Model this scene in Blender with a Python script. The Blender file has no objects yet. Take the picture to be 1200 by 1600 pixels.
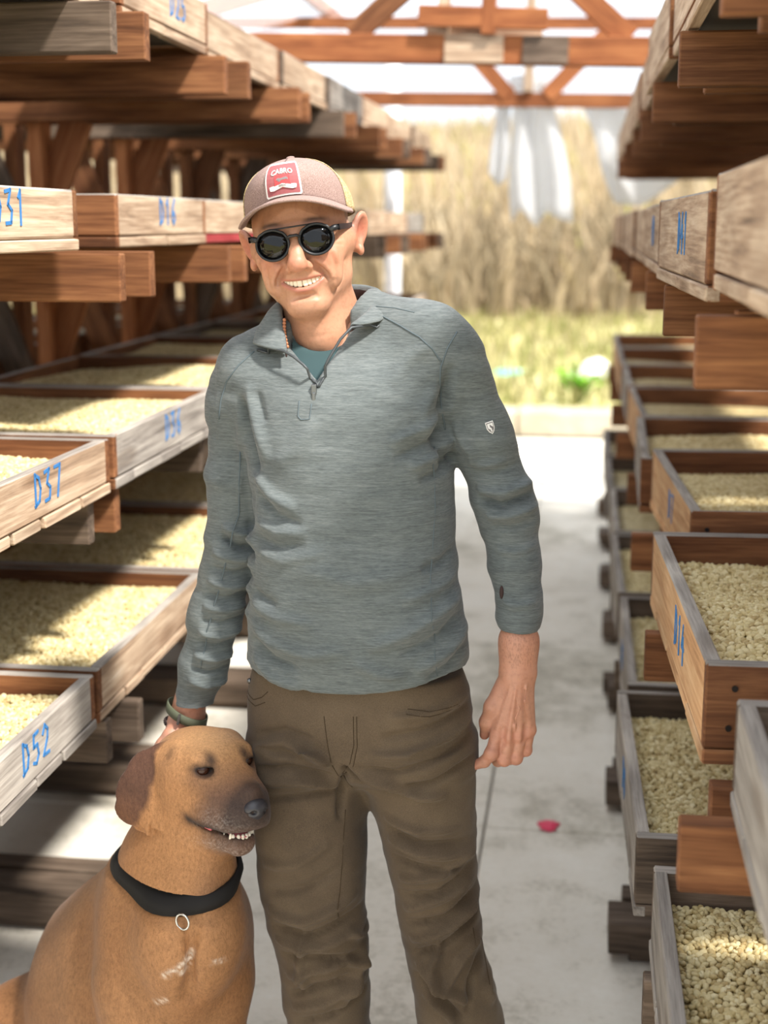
import bpy, bmesh, math, random
import numpy as np
from mathutils import Vector, Matrix, Euler
from mathutils.bvhtree import BVHTree
rnd = random.Random(7)
SC = bpy.context.scene
COL = SC.collection

# ------------------------------------------------------------------ camera
FPX, CAMH = 2200.0, 1.664
_d = np.array([315.0, -450.0, FPX]); _d /= np.linalg.norm(_d)
_p = math.atan(450.0 / FPX)
_u = np.array([0, -math.cos(_p), -math.sin(_p)])
RW = np.stack([np.cross(_d, _u), _d, _u])            # rows: world X, Y, Z seen from the lens
cam = bpy.data.cameras.new('camera')
cam_o = bpy.data.objects.new('camera', cam); COL.objects.link(cam_o)
M3 = Matrix([list(r) for r in RW]) @ Matrix(((1, 0, 0), (0, -1, 0), (0, 0, -1)))
cam_o.matrix_world = Matrix.Translation((0, 0, CAMH)) @ M3.to_4x4()
cam.sensor_fit = 'VERTICAL'; cam.lens = 50.0; cam.sensor_height = 50.0 * 1600 / FPX
cam.sensor_width = cam.sensor_height * .75
cam.clip_start = .05; cam.clip_end = 400
cam.dof.use_dof = True; cam.dof.focus_distance = 2.2; cam.dof.aperture_fstop = 2.8
SC.camera = cam_o

def at(x, y, Y):
    r = RW @ np.array([x - 600.0, y - 800.0, FPX]); t = Y / r[1]
    return np.array([0, 0, CAMH]) + t * r
def at_z(x, y, Z):
    r = RW @ np.array([x - 600.0, y - 800.0, FPX]); t = (Z - CAMH) / r[2]
    return np.array([0, 0, CAMH]) + t * r

# ------------------------------------------------------------------ light
world = bpy.data.worlds.new('sky'); SC.world = world; world.use_nodes = True
_bg = world.node_tree.nodes['Background']
_bg.inputs[0].default_value = (0.87, 0.93, 1.0, 1); _bg.inputs[1].default_value = .92
sun = bpy.data.lights.new('sun', 'SUN'); sun.energy = 6.4; sun.angle = math.radians(6)
sun.color = (1.0, .95, .87)
sun_o = bpy.data.objects.new('sun', sun); COL.objects.link(sun_o)
sun_o.rotation_euler = Vector((.50, -.36, .80)).to_track_quat('Z', 'Y').to_euler()
sun_o.location = (4, -3, 8)
vs = SC.view_settings
vs.view_transform = 'Standard'; vs.look = 'None'; vs.gamma = 1; vs.use_curve_mapping = False
vs.exposure = 0.80

# ------------------------------------------------------------------ materials
def lin(r, g, b):
    f = lambda c: (c / 255 / 12.92) if c / 255 <= .04045 else ((c / 255 + .055) / 1.055) ** 2.4
    return (f(r), f(g), f(b), 1)
class NT:
    def __init__(s, name):
        s.m = bpy.data.materials.new(name); s.m.use_nodes = True
        s.t = s.m.node_tree; s.n = s.t.nodes; s.b = s.n['Principled BSDF']; s.out = s.n['Material Output']
    def new(s, k, **kw):
        n = s.n.new(k)
        for a, v in kw.items():
            if a == 'i':
                for kk, vv in v.items(): n.inputs[kk].default_value = vv
            else: setattr(n, a, v)
        return n
    def ln(s, a, b): s.t.links.new(a, b)
    def coord(s, scale=(1, 1, 1), rand=True, kind='Object'):
        tc = s.new('ShaderNodeTexCoord'); mp = s.new('ShaderNodeMapping'); mp.inputs['Scale'].default_value = scale
        if rand:
            oi = s.new('ShaderNodeObjectInfo'); ml = s.new('ShaderNodeMath', operation='MULTIPLY', i={1: 37.0})
            s.ln(oi.outputs['Random'], ml.inputs[0])
            ad = s.new('ShaderNodeVectorMath', operation='ADD')
            s.ln(tc.outputs[kind], ad.inputs[0]); s.ln(ml.outputs[0], ad.inputs[1]); s.ln(ad.outputs[0], mp.inputs['Vector'])
        else: s.ln(tc.outputs[kind], mp.inputs['Vector'])
        return mp.outputs[0]
    def noise(s, vec, scale, detail=4, rough=.55, dist=0.0):
        n = s.new('ShaderNodeTexNoise', i={'Scale': scale, 'Detail': detail, 'Roughness': rough, 'Distortion': dist})
        s.ln(vec, n.inputs['Vector']); return n.outputs['Fac']
    def ramp(s, fac, stops):
        r = s.new('ShaderNodeValToRGB'); e = r.color_ramp.elements
        while len(e) < len(stops): e.new(.5)
        for el, (p, c) in zip(e, stops): el.position = p; el.color = c
        s.ln(fac, r.inputs[0]); return r.outputs[0]
    def mix(s, fac, a, b, mode='MIX'):
        m = s.new('ShaderNodeMix', data_type='RGBA', blend_type=mode)
        for sock, v in ((m.inputs[0], fac), (m.inputs[6], a), (m.inputs[7], b)):
            if hasattr(v, 'links'): s.ln(v, sock)
            else: sock.default_value = v
        return m.outputs[2]
    def math(s, op, a, b):
        m = s.new('ShaderNodeMath', operation=op)
        for sock, v in ((m.inputs[0], a), (m.inputs[1], b)):
            if hasattr(v, 'links'): s.ln(v, sock)
            else: sock.default_value = v
        return m.outputs[0]
    def bump(s, h, strength=.3, dist=.002):
        b = s.new('ShaderNodeBump', i={'Strength': strength, 'Distance': dist})
        s.ln(h, b.inputs['Height']); s.ln(b.outputs[0], s.b.inputs['Normal']); return b
    def set(s, **kw):
        for k, v in kw.items():
            k = k.replace('_', ' ')
            if hasattr(v, 'links'): s.ln(v, s.b.inputs[k])
            else: s.b.inputs[k].default_value = v
        return s.m
def plain(name, c, rough=.6, metal=0.0, spec=.5):
    t = NT(name); return t.set(Base_Color=c, Roughness=rough, Metallic=metal, Specular_IOR_Level=spec)

def wood(name, stops, rough=.8, grain=1.0, var=.35):
    t = NT(name)
    v = t.coord((.9, 9, 9))
    n1 = t.noise(v, 3.2, 5, .6, .6)
    v2 = t.coord((2.0, 60, 60)); n2 = t.noise(v2, 3.0, 3, .6)
    v3 = t.coord((1.2, 1.2, 1.2)); n3 = t.noise(v3, 5.0, 3, .5)
    f = t.math('ADD', t.math('MULTIPLY', n1, .62), t.math('MULTIPLY', n2, .38))
    c = t.ramp(f, stops)
    oi = t.new('ShaderNodeObjectInfo')
    k = t.math('ADD', t.math('MULTIPLY', oi.outputs['Random'], var), 1 - var * .5)
    k = t.math('MULTIPLY', k, t.math('ADD', t.math('MULTIPLY', n3, .6), .7))
    cc = t.new('ShaderNodeCombineColor')
    for i in range(3): t.ln(k, cc.inputs[i])
    c = t.mix(1.0, c, cc.outputs[0], 'MULTIPLY')
    vk = t.coord((3, 11, 11)); vo = t.new('ShaderNodeTexVoronoi', i={'Scale': .9, 'Randomness': 1.0}); t.ln(vk, vo.inputs['Vector'])
    kn = t.ramp(vo.outputs['Distance'], [(0.0, (.25, .2, .17, 1)), (.13, (.5, .42, .36, 1)), (.24, (1, 1, 1, 1))])
    c = t.mix(.55 * grain, c, t.mix(1.0, c, kn, 'MULTIPLY'))
    t.bump(f, .5 * grain, .003)
    return t.set(Base_Color=c, Roughness=rough, Specular_IOR_Level=.25)
W_GREY = wood('weathered_wood', [(.30, lin(96, 78, 64)), (.45, lin(158, 132, 108)), (.58, lin(190, 167, 142)), (.75, lin(212, 196, 176))], var=.3)
W_SILVER = wood('silvered_wood', [(.30, lin(92, 84, 78)), (.45, lin(136, 128, 120)), (.6, lin(168, 160, 150)), (.78, lin(194, 186, 176))], var=.3)
W_BROWN = wood('brown_wood', [(.30, lin(66, 40, 24)), (.46, lin(108, 68, 42)), (.60, lin(138, 93, 60)), (.78, lin(168, 124, 86))], var=.45)
W_ORANGE = wood('orange_wood', [(.28, lin(100, 54, 30)), (.45, lin(154, 94, 56)), (.60, lin(184, 122, 78)), (.78, lin(206, 156, 112))], var=.35)
W_DARK = wood('dark_old_wood', [(.30, lin(50, 42, 36)), (.46, lin(86, 72, 60)), (.60, lin(112, 96, 82)), (.78, lin(140, 124, 108))], var=.4)
W_RED = wood('red_stained_wood', [(.3, lin(110, 30, 34)), (.5, lin(150, 52, 54)), (.7, lin(178, 84, 84))])
BLUE = plain('blue_marker_paint', lin(52, 118, 178), .7)
NAILM = plain('nail_iron', lin(40, 34, 32), .5, .6)
SCREEN = plain('tray_screen', lin(70, 62, 52), .9)

# ------------------------------------------------------------------ object helpers
def link(name, me, parent=None, loc=None, rot=None):
    o = bpy.data.objects.new(name, me); COL.objects.link(o)
    if parent is not None: o.parent = parent
    if loc is not None: o.location = loc
    if rot is not None: o.rotation_euler = rot
    return o
def tag(o, label=None, cat=None, group=None, kind=None):
    for k, v in (('label', label), ('category', cat), ('group', group), ('kind', kind)):
        if v: o[k] = v
    return o
def empty(name, loc=(0, 0, 0), rot=(0, 0, 0)):
    o = bpy.data.objects.new(name, None); COL.objects.link(o); o.location = loc; o.rotation_euler = rot
    o.empty_display_size = .05; return o
def mesh_np(name, v, f, mats=(), smooth=True, fm=None):
    me = bpy.data.meshes.new(name)
    v = np.asarray(v, np.float32)
    if isinstance(f, np.ndarray) and f.ndim == 2:
        n, k = f.shape
        me.vertices.add(len(v)); me.vertices.foreach_set('co', v.ravel())
        me.loops.add(n * k); me.loops.foreach_set('vertex_index', f.astype(np.int32).ravel())
        me.polygons.add(n); me.polygons.foreach_set('loop_start', np.arange(0, n * k, k, dtype=np.int32))
        me.polygons.foreach_set('loop_total', np.full(n, k, np.int32))
    else:
        me.from_pydata([tuple(map(float, p)) for p in v], [], [tuple(map(int, q)) for q in f])
    for m in mats: me.materials.append(m)
    if smooth: me.polygons.foreach_set('use_smooth', np.ones(len(me.polygons), bool))
    if fm is not None: me.polygons.foreach_set('material_index', np.asarray(fm, np.int32))
    me.update(calc_edges=True); me.validate(verbose=False)
    return me
def set_color(me, rgb, name='col'):
    a = me.color_attributes.new(name, 'FLOAT_COLOR', 'POINT')
    c = np.ones((len(me.vertices), 4), np.float32); c[:, :3] = rgb
    a.data.foreach_set('color', c.ravel())
class MB:
    """collects simple solids that become one mesh"""
    def __init__(s): s.v = []; s.f = []; s.m = []
    def add(s, v, f, mi=0):
        o = len(s.v); s.v += [tuple(map(float, p)) for p in v]; s.f += [tuple(i + o for i in q) for q in f]; s.m += [mi] * len(f)
    def box(s, lo, hi, mi=0):
        (a, b, c), (d, e, f) = lo, hi
        s.add([(a, b, c), (d, b, c), (d, e, c), (a, e, c), (a, b, f), (d, b, f), (d, e, f), (a, e, f)],
              [(3, 2, 1, 0), (4, 5, 6, 7), (0, 1, 5, 4), (1, 2, 6, 5), (2, 3, 7, 6), (3, 0, 4, 7)], mi)
    def tube(s, pts, r, n=8, mi=0, closed=False, cap=True):
        pts = [Vector(p) for p in pts]; N = len(pts)
        rr = r if hasattr(r, '__len__') else [r] * N
        t0 = (pts[1] - pts[0]).normalized()
        up = Vector((0, 0, 1)) if abs(t0.z) < .9 else Vector((1, 0, 0))
        nrm = t0.cross(up).normalized(); rings = []
        for i, p in enumerate(pts):
            a = pts[(i - 1) % N] if (closed or i > 0) else p
            b = pts[(i + 1) % N] if (closed or i < N - 1) else p
            t = (b - a).normalized(); nrm = (nrm - t * nrm.dot(t)).normalized(); bi = t.cross(nrm)
            rings.append([p + (nrm * math.cos(2 * math.pi * k / n) + bi * math.sin(2 * math.pi * k / n)) * rr[i] for k in range(n)])
        v = [q for rg in rings for q in rg]; f = []
        for i in range(N if closed else N - 1):
            j = (i + 1) % N
            for k in range(n):
                f.append((i * n + k, i * n + (k + 1) % n, j * n + (k + 1) % n, j * n + k))
        if not closed and cap: f.append(tuple(range(n - 1, -1, -1))); f.append(tuple((N - 1) * n + k for k in range(n)))
        s.add(v, f, mi)
    def grid(s, P, mi=0, closed_u=False):
        nu, nv = len(P), len(P[0]); v = [p for row in P for p in row]; f = []
        for i in range(nu if closed_u else nu - 1):
            for j in range(nv - 1):
                a = i * nv + j; b = ((i + 1) % nu) * nv + j; f.append((a, b, b + 1, a + 1))
        s.add(v, f, mi)
    def ball(s, c, r, nu=14, nv=9, mi=0, rot=None):
        r = r if hasattr(r, '__len__') else (r, r, r); v = []; f = []
        for j in range(nv + 1):
            th = math.pi * j / nv
            for i in range(nu):
                ph = 2 * math.pi * i / nu
                q = Vector((r[0] * math.sin(th) * math.cos(ph), r[1] * math.sin(th) * math.sin(ph), r[2] * math.cos(th)))
                if rot is not None: q = rot @ q
                v.append(q + Vector(c))
        for j in range(nv):
            for i in range(nu):
                f.append((j * nu + i, (j + 1) * nu + i, (j + 1) * nu + (i + 1) % nu, j * nu + (i + 1) % nu))
        s.add(v, f, mi)
    def build(s, name, mats, parent=None, smooth=False, loc=None, rot=None):
        mats = mats if isinstance(mats, (list, tuple)) else [mats]
        me = mesh_np(name, s.v, s.f, mats, smooth, s.m)
        return link(name, me, parent, loc, rot)

_bc = {}
def board_mesh(L, T, H, mats=(W_GREY,), face_mat=None, var=0, chip=.0, bev=.0025):
    """plank, length along local X, centred; face_mat(normal)->slot; var gives worn variants"""
    key = (round(L, 3), round(T, 3), round(H, 3), tuple(m.name for m in mats), face_mat, var)
    if key in _bc: return _bc[key]
    bm = bmesh.new(); r = random.Random(hash((round(L, 3), round(H, 3), var)) & 0xffff)
    bmesh.ops.create_cube(bm, size=1)
    bmesh.ops.scale(bm, vec=(L, T, H), verts=bm.verts)
    bmesh.ops.bevel(bm, geom=bm.edges[:], offset=min(bev, T * .2, H * .2), segments=1, affect='EDGES')
    bow = r.uniform(-1, 1) * chip; 
    for v in bm.verts:
        v.co.z += r.uniform(-1, 1) * chip * .35; v.co.y += r.uniform(-1, 1) * chip * .15
    bm.normal_update()
    if face_mat:
        for f in bm.faces:
            f.material_index = FM[face_mat](f.normal)
    me = bpy.data.meshes.new('board'); bm.to_mesh(me); bm.free()
    for m in mats: me.materials.append(m)
    _bc[key] = me
    return me
FM = {  # outer side is -Y in board space
    'front': lambda n: 2 if n.z > .5 else (1 if n.y < -.7 else 0),
    'end': lambda n: 1 if (n.z > .5) else 0,
}
def plank(name, a, b, W, T, mat, parent, var=0, roll=0.0, label=None):
    """a board from a to b, W = height of its face, T = thickness"""
    a, b = Vector(a), Vector(b); d = b - a; L = d.length
    me = board_mesh(L, T, W, (mat,), None, var, .003)
    q = d.to_track_quat('X', 'Z')
    o = link(name, me, parent); o.rotation_mode = 'QUATERNION'
    o.rotation_quaternion = q @ Euler((roll, 0, 0)).to_quaternion(); o.location = (a + b) / 2
    if label: o['label'] = label
    return o

STROKES = {
 '0': [[(.5, 1), (.15, .8), (.1, .35), (.4, 0), (.8, .2), (.85, .7), (.5, 1)]],
 '1': [[(.3, .8), (.55, 1), (.5, 0)]],
 '2': [[(.1, .75), (.4, 1), (.8, .8), (.7, .5), (.1, .03), (.9, 0)]],
 '3': [[(.1, .95), (.75, 1), (.4, .58), (.85, .4), (.7, .05), (.1, .03)]],
 '4': [[(.55, 1), (.1, .4), (.9, .42)], [(.65, .7), (.62, 0)]],
 '5': [[(.85, 1), (.25, .97), (.2, .58), (.7, .6), (.85, .25), (.5, 0), (.1, .08)]],
 '6': [[(.75, 1), (.25, .6), (.15, .2), (.5, 0), (.85, .25), (.6, .5), (.2, .3)]],
 '7': [[(.1, .98), (.9, 1), (.45, 0)]],
 '8': [[(.5, .55), (.2, .8), (.5, 1), (.8, .8), (.2, .25), (.5, 0), (.85, .25), (.5, .55)]],
 '9': [[(.85, .75), (.5, 1), (.15, .75), (.45, .5), (.85, .75), (.7, 0)]],
 'D': [[(.2, 0), (.2, 1), (.7, .85), (.9, .5), (.7, .12), (.1, 0)]],
}
def painted_number(txt, h, parent, loc, rotz=0.0, w=.006):
    """hand-painted strokes lying on a board's outer face; text runs along local X, face looks to -Y"""
    mb = MB(); x = 0.0
    for ch in txt:
        for st in STROKES[ch]:
            pts = [Vector((x + px * h * .6, 0, pz * h)) for px, pz in st]
            for a, b in zip(pts, pts[1:]):
                d = (b - a).normalized(); n = Vector((-d.z, 0, d.x)) * w * .5; e = d * w * .4
                q = [a - e - n, b + e - n, b + e + n, a - e + n]
                mb.add(q + [p + Vector((0, .0012, 0)) for p in q], [(0, 1, 2, 3), (0, 4, 5, 1), (1, 5, 6, 2), (2, 6, 7, 3), (3, 7, 4, 0)])
        x += h * .85
    return mb.build('painted_number', BLUE, parent, loc=loc, rot=(0, 0, rotz))

# ------------------------------------------------------------------ beans
def bean_material(name, dark=1.0):
    t = NT(name)
    oi = t.new('ShaderNodeObjectInfo')
    v = t.coord((1, 1, 1), True); n = t.noise(v, 90, 2)
    f = t.math('ADD', t.math('MULTIPLY', oi.outputs['Random'], .75), t.math('MULTIPLY', n, .25))
    c = t.ramp(f, [(0.0, lin(92, 70, 44)), (.05, lin(170, 144, 94)), (.4, lin(206, 186, 134)), (.8, lin(224, 208, 162)), (1, lin(236, 224, 186))])
    return t.set(Base_Color=c, Roughness=.5, Specular_IOR_Level=.35)
def heap_material(name):
    t = NT(name)
    v = t.coord((1, 1, 1), True)
    vo = t.new('ShaderNodeTexVoronoi', i={'Scale': 95.0, 'Randomness': 1.0}); t.ln(v, vo.inputs['Vector'])
    sp = t.new('ShaderNodeSeparateColor'); t.ln(vo.outputs['Color'], sp.inputs[0])
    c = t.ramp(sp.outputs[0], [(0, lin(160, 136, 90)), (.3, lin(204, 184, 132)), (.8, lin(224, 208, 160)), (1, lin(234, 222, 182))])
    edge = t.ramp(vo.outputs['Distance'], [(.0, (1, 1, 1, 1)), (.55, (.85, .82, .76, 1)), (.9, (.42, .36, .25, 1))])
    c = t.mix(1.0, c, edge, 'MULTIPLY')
    inv = t.math('SUBTRACT', 1.0, vo.outputs['Distance'])
    t.bump(inv, .9, .006)
    return t.set(Base_Color=c, Roughness=.6)
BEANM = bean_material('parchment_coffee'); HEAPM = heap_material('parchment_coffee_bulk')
def bean_nodes(name, size, density, dmin):
    ng = bpy.data.node_groups.new(name, 'GeometryNodeTree')
    ng.interface.new_socket('Geometry', in_out='INPUT', socket_type='NodeSocketGeometry')
    ng.interface.new_socket('Geometry', in_out='OUTPUT', socket_type='NodeSocketGeometry')
    N = ng.nodes.new; L = ng.links.new
    gi, go = N('NodeGroupInput'), N('NodeGroupOutput')
    dp = N('GeometryNodeDistributePointsOnFaces'); dp.distribute_method = 'POISSON'
    dp.inputs['Distance Min'].default_value = dmin; dp.inputs['Density Max'].default_value = density
    dp.inputs['Seed'].default_value = 3
    sp = N('GeometryNodeMeshUVSphere'); sp.inputs['Segments'].default_value = 12; sp.inputs['Rings'].default_value = 8
    sp.inputs['Radius'].default_value = 1.0
    pos = N('GeometryNodeInputPosition'); sx = N('ShaderNodeSeparateXYZ'); L(pos.outputs[0], sx.inputs[0])
    def mth(op, a, b=None):
        m = N('ShaderNodeMath'); m.operation = op
        for i, v in enumerate((a, b)):
            if v is None: continue
            if hasattr(v, 'links'): L(v, m.inputs[i])
            else: m.inputs[i].default_value = v
        return m.outputs[0]
    yy = mth('MULTIPLY', sx.outputs[1], 5.0); g = mth('POWER', 2.718, mth('MULTIPLY', mth('MULTIPLY', yy, yy), -1.0))
    up = mth('GREATER_THAN', sx.outputs[2], 0.0)
    dz = mth('MULTIPLY', mth('MULTIPLY', g, up), -.38)
    cx = N('ShaderNodeCombineXYZ'); L(dz, cx.inputs[2])
    st = N('GeometryNodeSetPosition'); L(sp.outputs[0], st.inputs['Geometry']); L(cx.outputs[0], st.inputs['Offset'])
    tr = N('GeometryNodeTransform'); L(st.outputs[0], tr.inputs['Geometry'])
    tr.inputs['Scale'].default_value = (size * .5, size * .39, size * .31)
    sm = N('GeometryNodeSetShadeSmooth'); L(tr.outputs[0], sm.inputs[0])
    mt = N('GeometryNodeSetMaterial'); mt.inputs['Material'].default_value = BEANM; L(sm.outputs[0], mt.inputs['Geometry'])
    rv = N('FunctionNodeRandomValue'); rv.data_type = 'FLOAT_VECTOR'
    rv.inputs[0].default_value = (-1.0, -1.0, 0); rv.inputs[1].default_value = (1.0, 1.0, 6.283)
    rs = N('FunctionNodeRandomValue'); rs.data_type = 'FLOAT'
    for s_ in rs.inputs:
        if s_.type == 'VALUE' and s_.name == 'Min': s_.default_value = .8
        if s_.type == 'VALUE' and s_.name == 'Max': s_.default_value = 1.15
    ip = N('GeometryNodeInstanceOnPoints')
    sp2 = N('GeometryNodeSetPosition'); sp2.inputs['Offset'].default_value = (0, 0, size * .24); L(dp.outputs['Points'], sp2.inputs['Geometry'])
    L(gi.outputs[0], dp.inputs['Mesh']); L(sp2.outputs[0], ip.inputs['Points']); L(mt.outputs[0], ip.inputs['Instance'])
    L(rv.outputs[0], ip.inputs['Rotation'])
    so = [s_ for s_ in rs.outputs if s_.type == 'VALUE'][0]; L(so, ip.inputs['Scale'])
    jn = N('GeometryNodeJoinGeometry'); L(ip.outputs[0], jn.inputs[0]); L(gi.outputs[0], jn.inputs[0]); L(jn.outputs[0], go.inputs[0])
    return ng
GN_NEAR = bean_nodes('near_bean_scatter', .0150, 30000, .0070)
GN_FAR = bean_nodes('far_bean_scatter', .0165, 18000, .0088)
def heap(loc, lx, ly, depth, label, lod, seed, rotz=0.0, full=.6, group=None):
    """a bed of beans lx by ly, its surface about `full` of the tray depth, rippled by raking"""
    r = np.random.RandomState(seed); n = 26
    u = np.linspace(-1, 1, n); U, V = np.meshgrid(u, u, indexing='ij')
    Z = np.zeros_like(U)
    for _ in range(7):
        a, b, p = r.uniform(-4, 4), r.uniform(-5, 5), r.uniform(0, 6.3)
        Z += np.sin(a * U + b * V + p) * r.uniform(.001, .0032)
    e = np.maximum(np.abs(U), np.abs(V))
    Z += .010 * (1 - e ** 4) + depth * full - .006
    Z = np.clip(Z, .012, depth - .012)
    v = np.stack([U * lx / 2, V * ly / 2, Z], -1).reshape(-1, 3)
    idx = np.arange(n * n).reshape(n, n)
    f = np.stack([idx[:-1, :-1], idx[1:, :-1], idx[1:, 1:], idx[:-1, 1:]], -1).reshape(-1, 4)
    rim = np.concatenate([idx[:, 0], idx[-1, 1:], idx[-2::-1, -1], idx[0, -2:0:-1]])
    vb = v[rim].copy(); vb[:, 2] = .002; nb = len(v); k = len(rim); j = np.arange(k)
    fs = np.stack([rim, nb + j, nb + (j + 1) % k, np.roll(rim, -1)], -1)
    v = np.concatenate([v, vb]); f = np.concatenate([f, fs])
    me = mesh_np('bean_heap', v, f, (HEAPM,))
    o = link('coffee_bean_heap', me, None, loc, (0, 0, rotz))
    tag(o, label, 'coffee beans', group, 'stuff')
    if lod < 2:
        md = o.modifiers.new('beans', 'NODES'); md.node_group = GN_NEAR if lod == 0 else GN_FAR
    return o

# ------------------------------------------------------------------ the place: floor, kerb, ground, hill
def concrete(name, stops, scale=1.0, bump=.25):
    t = NT(name)
    v = t.coord((1, 1, 1), False)
    a = t.noise(v, 1.1 * scale, 8, .62, .3); b = t.noise(v, 7 * scale, 6, .7); c0 = t.noise(v, 60 * scale, 3, .6)
    f = t.math('ADD', t.math('ADD', t.math('MULTIPLY', a, .5), t.math('MULTIPLY', b, .35)), t.math('MULTIPLY', c0, .15))
    c = t.ramp(f, stops)
    t.bump(f, bump, .01)
    return t.set(Base_Color=c, Roughness=.85, Specular_IOR_Level=.2)
CONC = concrete('worn_concrete', [(.34, lin(142, 135, 119)), (.43, lin(196, 189, 173)), (.50, lin(226, 219, 205)), (.66, lin(238, 233, 222))])
KERB = concrete('kerb_concrete', [(.3, lin(140, 130, 110)), (.5, lin(174, 164, 144)), (.7, lin(198, 190, 170))], 2)
JOINT = plain('joint_dirt', lin(120, 112, 100), .95)

mb = MB(); mb.box((-7, -1, -.3), (7, 11.15, -.012))
floor = mb.build('floor', JOINT); tag(floor, kind='structure')
xs = [-6.6, -2.30, -.235, 2.6, 6.6]; ys = [-.9, 1.05, 3.71, 6.4, 9.0, 11.1]
for i in range(len(xs) - 1):
    for j in range(len(ys) - 1):
        bm = bmesh.new(); bmesh.ops.create_cube(bm, size=1)
        bmesh.ops.scale(bm, vec=(xs[i + 1] - xs[i] - .007, ys[j + 1] - ys[j] - .007, .012), verts=bm.verts)
        bmesh.ops.translate(bm, vec=((xs[i] + xs[i + 1]) / 2, (ys[j] + ys[j + 1]) / 2, -.006), verts=bm.verts)
        bmesh.ops.bevel(bm, geom=[e for e in bm.edges if all(v.co.z > -.003 for v in e.verts)], offset=.004, segments=1, affect='EDGES')
        me = bpy.data.meshes.new('slab'); bm.to_mesh(me); bm.free(); me.materials.append(CONC)
        link('slab', me, floor)
kb = empty('trim_1', (0, 11.3, 0)); tag(kb, kind='structure')
x = -6.5
while x < 6.4:
    bm = bmesh.new(); bmesh.ops.create_cube(bm, size=1); L = 1.0
    bmesh.ops.scale(bm, vec=(L - .012, .30, .21), verts=bm.verts); bmesh.ops.bevel(bm, geom=bm.edges[:], offset=.015, segments=1, affect='EDGES')
    me = bpy.data.meshes.new('kerb_stone'); bm.to_mesh(me); bm.free(); me.materials.append(KERB)
    link('kerb_stone', me, kb, (x + .5, 0, .105 + rnd.uniform(-.004, .004)), (0, 0, rnd.uniform(-.004, .004))); x += L

def ground_z(x, y):
    z = .16 + .012 * np.maximum(y - 11, 0)
    h = np.clip((y - 21) / 3.0, 0, 1)
    z = z + h * .35 + np.maximum(y - 21.5, 0) * .112 + .10 * np.sin(x * .7 + y * .3) * h + .03 * np.sin(x * 2.1 + 1) * np.sin(y * 1.7)
    return z
t = NT('meadow_ground'); v = t.coord((1, 1, 1), False)
f = t.math('ADD', t.math('MULTIPLY', t.noise(v, .9, 5), .6), t.math('MULTIPLY', t.noise(v, 6, 4), .4))
g1 = t.ramp(f, [(.35, lin(176, 162, 118)), (.46, lin(164, 156, 104)), (.55, lin(176, 170, 120)), (.66, lin(192, 180, 148))])
sx = t.new('ShaderNodeSeparateXYZ'); tc = t.new('ShaderNodeTexCoord'); t.ln(tc.outputs['Object'], sx.inputs[0])
hm = t.ramp(t.math('DIVIDE', t.math('SUBTRACT', sx.outputs[1], 20.0), 3.0), [(0, (0, 0, 0, 1)), (1, (1, 1, 1, 1))])
g2 = t.ramp(f, [(.35, lin(150, 134, 104)), (.5, lin(186, 168, 132)), (.65, lin(214, 198, 162))])
MEADOW = t.set(Base_Color=t.mix(hm, g1, g2), Roughness=.95, Specular_IOR_Level=.1)
gx = np.linspace(-26, 22, 70); gy = np.concatenate([np.linspace(11.45, 22, 36), np.linspace(22.6, 60, 30)])
GX, GY = np.meshgrid(gx, gy, indexing='ij'); GZ = ground_z(GX, GY)
idx = np.arange(GX.size).reshape(GX.shape)
gf = np.stack([idx[:-1, :-1], idx[1:, :-1], idx[1:, 1:], idx[:-1, 1:]], -1).reshape(-1, 4)
me = mesh_np('hillside', np.stack([GX, GY, GZ], -1).reshape(-1, 3), gf, (MEADOW,))
tag(link('hillside_ground', me), kind='structure')
mb = MB(); mb.box((-40, -12, -.35), (40, 70, -.302)); tag(mb.build('outer_ground', MEADOW), kind='structure')

def blades(name, n, sampler, hgt, wid, mats, weights, lean, seed, segs=2):
    r = np.random.RandomState(seed); P = sampler(r, n); n = len(P)
    h = r.uniform(*hgt, n); w = r.uniform(*wid, n); a = r.uniform(0, 6.283, n); l = r.uniform(0, lean, n) * h; la = r.uniform(0, 6.283, n)
    dx, dy = np.cos(a) * w, np.sin(a) * w
    base0 = P + np.stack([-dx, -dy, -.02 + 0 * h], -1); base1 = P + np.stack([dx, dy, -.02 + 0 * h], -1)
    m = P + np.stack([np.cos(la) * l * .35, np.sin(la) * l * .35, h * .6], -1)
    m0 = m + np.stack([-dx, -dy, 0 * h], -1) * .8; m1 = m + np.stack([dx, dy, 0 * h], -1) * .8
    tip = P + np.stack([np.cos(la) * l, np.sin(la) * l, h], -1)
    t0 = tip + np.stack([-dx, -dy, 0 * h], -1) * .3; t1 = tip + np.stack([dx, dy, 0 * h], -1) * .3
    v = np.stack([base0, base1, m0, m1, t0, t1], 1).reshape(-1, 3); b = np.arange(n)[:, None] * 6
    f = np.concatenate([b + [[0, 1, 3, 2]], b + [[2, 3, 5, 4]]], 1).reshape(-1, 4)
    mi = r.choice(len(mats), n, p=weights); me = mesh_np(name, v, f, mats, True, np.repeat(mi, 2))
    return link(name, me)
def leafy(name, c, tr=.35):
    t = NT(name); tl = t.new('ShaderNodeBsdfTranslucent'); tl.inputs[0].default_value = c
    mx = t.new('ShaderNodeMixShader'); mx.inputs[0].default_value = tr
    t.set(Base_Color=c, Roughness=.7, Specular_IOR_Level=.2)
    t.ln(t.b.outputs[0], mx.inputs[1]); t.ln(tl.outputs[0], mx.inputs[2]); t.ln(mx.outputs[0], t.out.inputs[0]); return t.m
G1, G2, G3 = leafy('young_grass', lin(152, 148, 98)), leafy('straw_grass', lin(168, 158, 120)), leafy('deep_grass', lin(136, 140, 84))
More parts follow.
